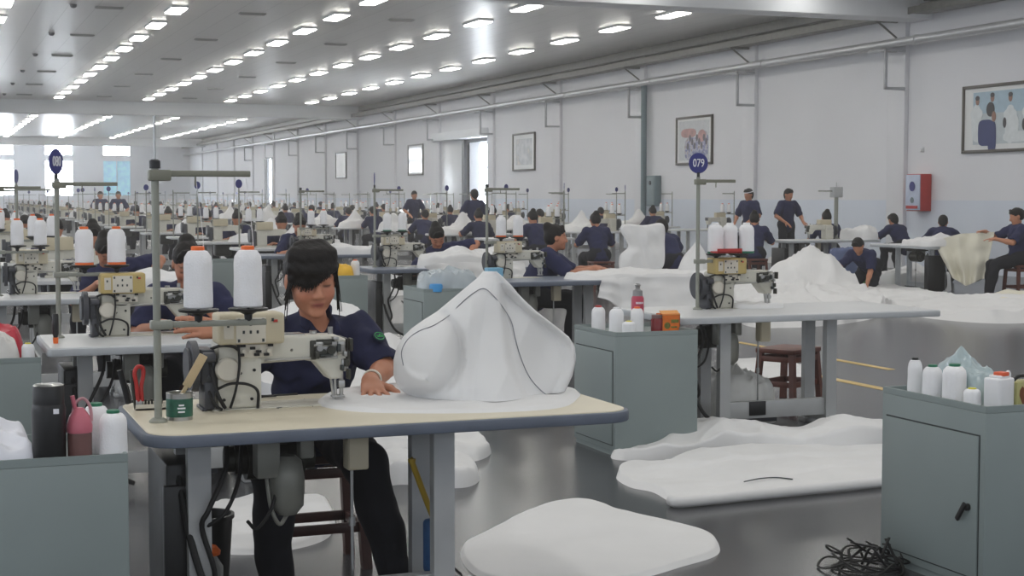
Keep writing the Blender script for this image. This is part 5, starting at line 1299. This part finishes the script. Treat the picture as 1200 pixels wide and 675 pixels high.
pk = thing('control_post', 'thick grey post with a small box on top behind the crouching person', 'post', (14.75, 22.9, TZ)); MB().cyl((0, 0, 0), (0, 0, .9), .035, n=14).bx(-.05, .05, -.05, .05, 0, .02).obj('post', M_POLE, pk); MB().bx(-.09, .09, -.07, .07, .72, .9, .01).obj('switch_box', M_LEG, pk); MB().bx(-.36, -.09, -.012, .012, .82, .84).obj('arm', M_POLE, pk); MB().cyl((0, 0, .9), (0, 0, .98), .006, n=6).obj('rod', M_STEEL, pk)
make_sheet('fabric_heap', 'white fabric heap on the table right of the thick grey post', 'fabric', [(14.95, 22.4), (15.25, 22.35), (15.3, 23.0), (14.95, 23.1)], TZ, .1, [(15.1, 22.6, .1, .3)], .05, 3, 45)
make_drape('fabric_drape', 'cream fabric held up by the seated woman at the right edge', [(13.95, 19.05, .84), (14.25, 18.8, .95), (14.58, 18.45, .98)], [(14.15, 18.85, .30), (14.3, 18.72, .18), (14.5, 18.55, .3)], 3, .05, m=M_CREAM, seed=3)
make_sheet('fabric_heap', 'white fabric on the white legged table by the seated woman', 'fabric', [(13.8, 19.0), (14.42, 19.0), (14.42, 19.6), (13.85, 19.7)], TZ, .05, [(14.2, 19.2, .1, .3)], .04, 3, 46)
gb = make_sheet('carrier_bag', 'bright green bag on the floor under the white legged table', 'bag', [(13.55, 20.3), (13.75, 20.25), (13.82, 20.4), (13.6, 20.48)], 0, .42, [], .03, 6, 47, mat('bright_green_film', (44, 160, 60), .4, var=.1), edge=.06)
bb = make_sheet('carrier_bag', 'grey-blue bag on the floor between the two pale tables', 'bag', [(13.6, 21.2), (14.0, 21.1), (14.1, 21.4), (13.7, 21.5)], 0, .62, [], .04, 5, 48, mat('grey_blue_cloth', (92, 104, 140), .7, var=.1), edge=.08)
make_sheet('fabric_heap', 'white fabric heap on the floor under the white legged table', 'fabric', [(14.2, 20.3), (14.9, 20.1), (15.4, 20.6), (15.0, 21.2), (14.3, 21.0)], 0, .2, [(14.8, 20.6, .2, .4)], .07, 2, 49)

# ================================================================ people of the middle distance
PO = {}
def pose_of(key, h=.011, **k):
    if key not in PO: PO[key] = build_person(**k, h=h) if False else build_person(k.pop('pose'), h, **k)
    return PO[key][0]
def folk(label, xy, rz, key, z=0.0, group=None): return person(label, (xy[0], xy[1], z), rz, PO[key][0], group)
SIT = dict(seat=.47, lean=22, hpitch=32, handL=(.16, -.46, .80), handR=(-.16, -.46, .80))
PO['front'] = build_person(SIT, .009, hair='bun', seed=11, face=True)
PO['front_low'] = build_person(dict(SIT, lean=34, hpitch=46, side=-14, hroll=-8, handL=(.22, -.42, .84), handR=(-.22, -.48, .80), hintL=(1, -.1, .2)), .009, hair='bun', seed=12, face=True)
PO['profile'] = build_person(dict(SIT, lean=24, hpitch=4, handL=(.1, -.60, .82), handR=(-.12, -.58, .82), hyaw=6), .009, hair='bun', seed=13, face=True)
PO['back'] = build_person(dict(SIT, lean=24, hpitch=20), .012, hair='bun', seed=14)
PO['back_lean'] = build_person(dict(SIT, lean=38, hpitch=24, handL=(.26, -.6, .80), handR=(-.26, -.6, .80)), .012, hair='short', seed=15)
PO['stand'] = build_person(dict(stand=True, lean=6, hpitch=14, handL=(.2, -.28, 1.0), handR=(-.2, -.24, .98)), .012, hair='short', seed=16)
PO['side'] = build_person(dict(SIT, seat=.52, lean=6, hpitch=18, handL=(.12, -.42, .88), handR=(-.14, -.46, .98), kneeL=(.12, -.42, .50), kneeR=(-.12, -.38, .50), footL=(.12, -.52, .08), footR=(-.12, -.42, .08)), .011, hair='tail', seed=17)
PO['kneel'] = build_person(dict(hip=(0, .1, .42), lean=62, hpitch=44, handL=(.2, -.52, .14), handR=(-.34, -.62, .28), kneeL=(.14, -.2, .1), kneeR=(-.14, -.22, .1), footL=(.13, .18, .09), footR=(-.13, .18, .09)), .011, hair='short', seed=18)
def by_head(label, px, d, rz, key):
    h_ = Matrix.Rotation(rz, 3, 'Z') @ PO[key][1]['hc']; q = at(px, 260, d)
    return folk(label, (q.x - h_.x, q.y - h_.y), rz, key)
def stool_at(x, y, label, wood=M_WOOD, rz=0):
    global ST0
    try: s = dup(ST0, (x, y, 0), rz, label)
    except NameError: ST0 = s = make_stool(label, wood, .47, .36); s.location = (x, y, 0)
    return s
def w_at(px, d): p = at(px, 300, d); return (p.x, p.y)
by_head('woman with black hair bending over the 080 table, directly left of the nearest woman', 219, 8.65, -.1, 'front')
by_head('person bending low behind the right orange-ended cone of the 080 stand', 124, 12.4, .1, 'front_low')
by_head('woman in profile at the slate table reaching right, hair tied up', 652, 14.5, 1.15, 'profile')
by_head('woman bending her head at the dark edged table left of the middle pole', 512, 16.9, -.15, 'front_low')
by_head('woman facing front behind a machine, straight above the nearest woman', 351, 20.0, 0, 'front')
for x, y, lb in ((1.42, 9.02, 'stool of the woman at the 080 table'), (5.14, 13.44, 'orange-brown stool of the woman seen in profile')): stool_at(x, y, lb)
folk('person seated back to camera on a stool just right of the white flared fabric', (10.0, 19.7), PI + .1, 'back_lean')
folk('person seated back to camera on an orange-brown stool behind the white flared fabric', (10.0, 22.3), PI - .1, 'back')
folk('person seated back to camera on a brown stool above the 079 machine', w_at(884, 25.5), PI - .5, 'back')
hbp = folk('standing person with a white headband at the far tables above the 079 machine', w_at(879, 31), -1.2, 'stand')
I_ = PO['stand'][1]; rp = [I_['hc'] + I_['HR'] @ Vector((.089 * math.cos(a), .018 + .106 * math.sin(a), .052)) for a in np.linspace(0, 2 * PI, 25)]
hm_ = MB(); [hm_.tube([p + I_['HR'] @ Vector((0, 0, dz)) for p in rp], .009, 6, 1) for dz in (0,)]; hm_.obj('headband', M_WHITE, hbp)
folk('standing person facing the camera by the white wall, right of the headband one', w_at(921, 31), .1, 'stand')
folk('person seated back to camera at the left of the thick grey post', w_at(972, 27.5), PI - .3, 'back')
folk('person with short hair seated back to camera under the fire cabinet', w_at(1060, 29), PI + .1, 'back_lean')
folk('person leaning right with back to camera, right of the fire cabinet', w_at(1103, 26.5), PI - .7, 'back_lean')
folk('woman seated on a tall brown stool at the right edge holding cream fabric', (14.92, 18.30), -PI / 2 - .25, 'side')
folk('person crouching on the aisle floor over white fabric', (13.5, 20.05), -1.0, 'kneel')
ST1 = make_stool('tall brown wooden stool at the right edge under the seated woman', M_WOOD, .50, .42); ST1.location = (14.97, 18.30, 0)
stool_at(10.0, 19.68, 'brown stool of the person right of the white flared fabric')
so = dup(ST0, (10.0, 22.25, 0), 0, 'orange-brown stool behind the white flared fabric')
stool_at(*w_at(884, 25.4), 'brown stool seen just above the 079 machine')

# ================================================================ the far benches: simpler copies in columns
def far_table(label):
    m = MB(); m.mat(0).prism(rrect(0, 1.65, 0, .8, .05, 3), TZ - .04, TZ, .006, 1); m.mat(1)
    for x in (.2, 1.3):
        for y in (.15, .6): m.bx(x, x + .07, y, y + .05, 0, TZ - .04)
    m.bx(.2, 1.36, .2, .24, .1, .2); m.mat(2).bx(.35, .62, .3, .55, TZ - .24, TZ - .04, .03)
    return tag(m.obj('sewing_table', [M_TOPW, M_LEG, M_OLIVE]), label, 'sewing table')
def far_machine(label):
    m = MB(); m.mat(0).bx(-.09, .39, -.075, .1, 0, .022).bx(-.07, .085, -.07, .08, .02, .27, .02)
    m.prism([(.05, .165), (.29, .17), (.345, .1), (.39, .1), (.405, .255), (.05, .275)], -.055, .06, .008, 1, Matrix.Rotation(PI / 2, 4, 'X'))
    m.mat(1).bx(-.075, .165, -.11, .02, .25, .37, .012); m.mat(2).cyl((-.17, .005, .165), (-.13, .005, .165), .098, n=20); m.bx(-.132, -.078, -.07, .055, .005, .235, .01); m.bx(.36, .42, -.06, .05, .19, .262, .01); m.cyl((.375, -.01, .12), (.375, -.01, .005), .012, n=8)
    return tag(m.obj('sewing_machine', [M_ENAMEL, M_BOX, M_DARK]), label, 'sewing machine')
def far_stand(label, disc=True):
    m = MB(); m.mat(0).cyl((0, 0, 0), (0, 0, .84), .012, n=8).bx(0, .3, -.011, .011, .79, .81).bx(0, .36, -.011, .011, .33, .35)
    m.mat(1); [m.lathe((x, 0, .345), [(.02, 0), (.066, .03), (.06, .034)], 12) for x in (.135, .3)]
    if disc:
        d = MB().lathe((0, 0, 0), [(.06, .004), (.063, 0), (.06, -.004)], 18, 'Y'); m.mat(2).add([Euler((0, 0, disc)).to_matrix() @ Vector(v) + Vector((0, 0, .92)) for v in d.v], d.f)
    m.mat(0).cyl((0, 0, .82), (0, 0, .86), .008, n=6)
    return tag(m.obj('thread_stand', [M_POLE, M_BLACK, M_BLUE]), label, 'thread stand')
def far_spool(label):
    m = MB(); m.mat(0).lathe((0, 0, 0), [(.04, 0), (.046, .006), (.045, .14), (.03, .18), (.02, .185)], 14).mat(1).lathe((0, 0, .18), [(.02, 0), (.02, .02)], 10)
    return tag(m.obj('thread_cone', [M_THREAD, M_ORANGE]), label, 'thread cone')
FH = []
for i in range(5):
    rs = random.Random(60 + i); n_ = 9
    ol = [(.5 * (.8 + .4 * rs.random()) * math.cos(6.283 * k / n_), .3 * (.8 + .4 * rs.random()) * math.sin(6.283 * k / n_)) for k in range(n_)]
    o = make_sheet('fabric_heap', 'x', 'fabric', ol, 0, .06, [(rs.uniform(-.2, .2), rs.uniform(-.1, .1), .18 + .12 * rs.random(), .25), (rs.uniform(-.3, .3), 0, .12, .2)], .05, 3.5, 60 + i, rings=12, n=40)
    FH.append(o)
FP = []
for i, (ps, hr_, lb) in enumerate(((dict(SIT), 'bun', M_SHIRT), (dict(SIT, lean=30, hpitch=40, side=-8), 'short', M_SHIRT), (dict(SIT, lean=16, hpitch=24, twist=20), 'tail', M_SHIRT), (dict(SIT, lean=26, hpitch=34, handL=(.3, -.5, .8)), 'bun', M_SHIRT2), (dict(stand=True, lean=8, hpitch=16, handL=(.2, -.28, 1.0), handR=(-.2, -.24, .98)), 'bun', M_SHIRT))):
    me, _ = build_person(ps, .016, hair=hr_, shirt=lb, seed=30 + i)
    FP.append(join_meshes('person', [me[k] for k in ('body', 'shirt', 'trousers', 'shoes', 'hair')]))
ORD = ['first', 'second', 'third', 'fourth', 'fifth', 'sixth', 'seventh', 'eighth', 'ninth', 'tenth', 'eleventh', 'twelfth', 'thirteenth']
FT = FM = FS = FC = None
rs = random.Random(77); fi = 0
COLS = [('left column', 'A', 1.42, 15.2, 0), ('second column from left', 'B', 5.0, 22.6, 0), ('third column from left', 'C', 10.0, 24.9, 1), ('fourth column from left', 'D', 13.2, 29.0, 1), ('column beside right wall', 'E', 16.5, 30.2, 1)]
FARGROUP = {'table': ('tiny distant sewing table among the farthest benches', 'farthest tables'), 'machine': ('tiny distant sewing machine among the farthest benches', 'farthest machines'), 'stand': ('thin distant thread stand with a blue disc among the farthest benches', 'farthest thread stands'),
    'cone': ('tiny white thread cone among the farthest benches', 'farthest thread cones'), 'person': ('tiny distant person in navy among the farthest benches', 'farthest people'), 'heap': ('tiny distant white fabric heap among the farthest benches', 'farthest fabric heaps')}
for cname, key, cx, y0, flip in COLS:
    y = y0; r = 0
    while y < 96:
        near = y < 46 and r < len(ORD)
        pos = '%s far bench from the front, %s' % (ORD[r] if near else '', cname)
        def put(src, kind, loc, rz, text, cat=None):
            if src is None: return None
            c = src.copy(); COL.objects.link(c); c.location = loc; c.rotation_euler = (0, 0, rz)
            lab, grp = (text, None) if near else FARGROUP[kind]
            c['label'] = lab
            if grp: c['group'] = grp
            elif 'group' in c: del c['group']
            return c
        if FT is None:
            FT, FM, FS, FC = far_table('x'), far_machine('x'), [far_stand('x', .5), far_stand('x', 1.25), far_stand('x', 0), far_stand('x', 0)], far_spool('x')
            FPO = [tag(link('person', m_), 'x', 'person') for m_ in FP]
        rz = PI if flip else 0; sx = -1 if flip else 1
        jx, jy = rs.uniform(-.12, .12), rs.uniform(-.15, .15)
        bx, by = cx + jx, y + jy            # bx, by: where the operator sits
        ox, oy = bx - sx * .82, by - sx * (.8 + .3)    # table origin corner
        def T(lx, ly, z=0): return (ox + sx * lx, oy + sx * ly, z)
        busy = any(o.name.startswith('person') and o.data not in FP and (o.location - Vector((bx, by, 0))).length < 1.5 for o in SC.objects if o.parent is None)
        if in_frame((bx, by, .9), 20) and not busy:
            put(FT, 'table', T(0, 0), rz, 'pale sewing table, ' + pos)
            put(FM, 'machine', T(.42, .55, TZ), rz, 'sewing machine on ' + pos)
            put(rs.choice(FS), 'stand', T(.1, .5, TZ), rz, 'thread stand on ' + pos)
            for k, lx in enumerate((.235, .4)):
                put(FC, 'cone', T(lx, .5, TZ + .379), rz, ('left' if (k == 0) ^ bool(flip) else 'right') + ' white thread cone on ' + pos)
            if rs.random() < .92:
                put(FPO[rs.choice([0, 1, 2, 3])], 'person', (bx, by, 0), rz + rs.uniform(-.25, .25), 'person in navy seated at ' + pos)
            if rs.random() < .75: put(FH[fi % 5], 'heap', T(1.1, .36, TZ), rs.choice([0, PI]) + rs.uniform(-.2, .2), 'white fabric heap on ' + pos)
            if rs.random() < .3: put(FH[(fi + 2) % 5], 'heap', (bx + 1.75, by, .0), rs.uniform(0, 3), 'floor fabric heap beside ' + pos)
            fi += 1
        y += 3.3 if y < 50 else 4.6; r += 1
for o in [FT, FM, FC] + FS + FPO + FH: bpy.data.objects.remove(o)
# people standing far off
for lb, px, d, z in (('standing person with hair tied up before the sliding door', 557, 33, PI), ('small standing person left of the sliding door', 485, 44, 0), ('standing person far off near the left windows, left of a pair', 118, 48, .2), ('standing person far off near the left windows, right of a pair', 140, 48, -.2)):
    x, y = w_at(px, d); folk(lb, (x, y), z, 'stand')
labs = {}
for o in SC.objects:
    if 'label' in o and 'category' in o and 'group' not in o:
        if o['label'] in labs: print('DUP LABEL', o['label'])
        labs[o['label']] = 1
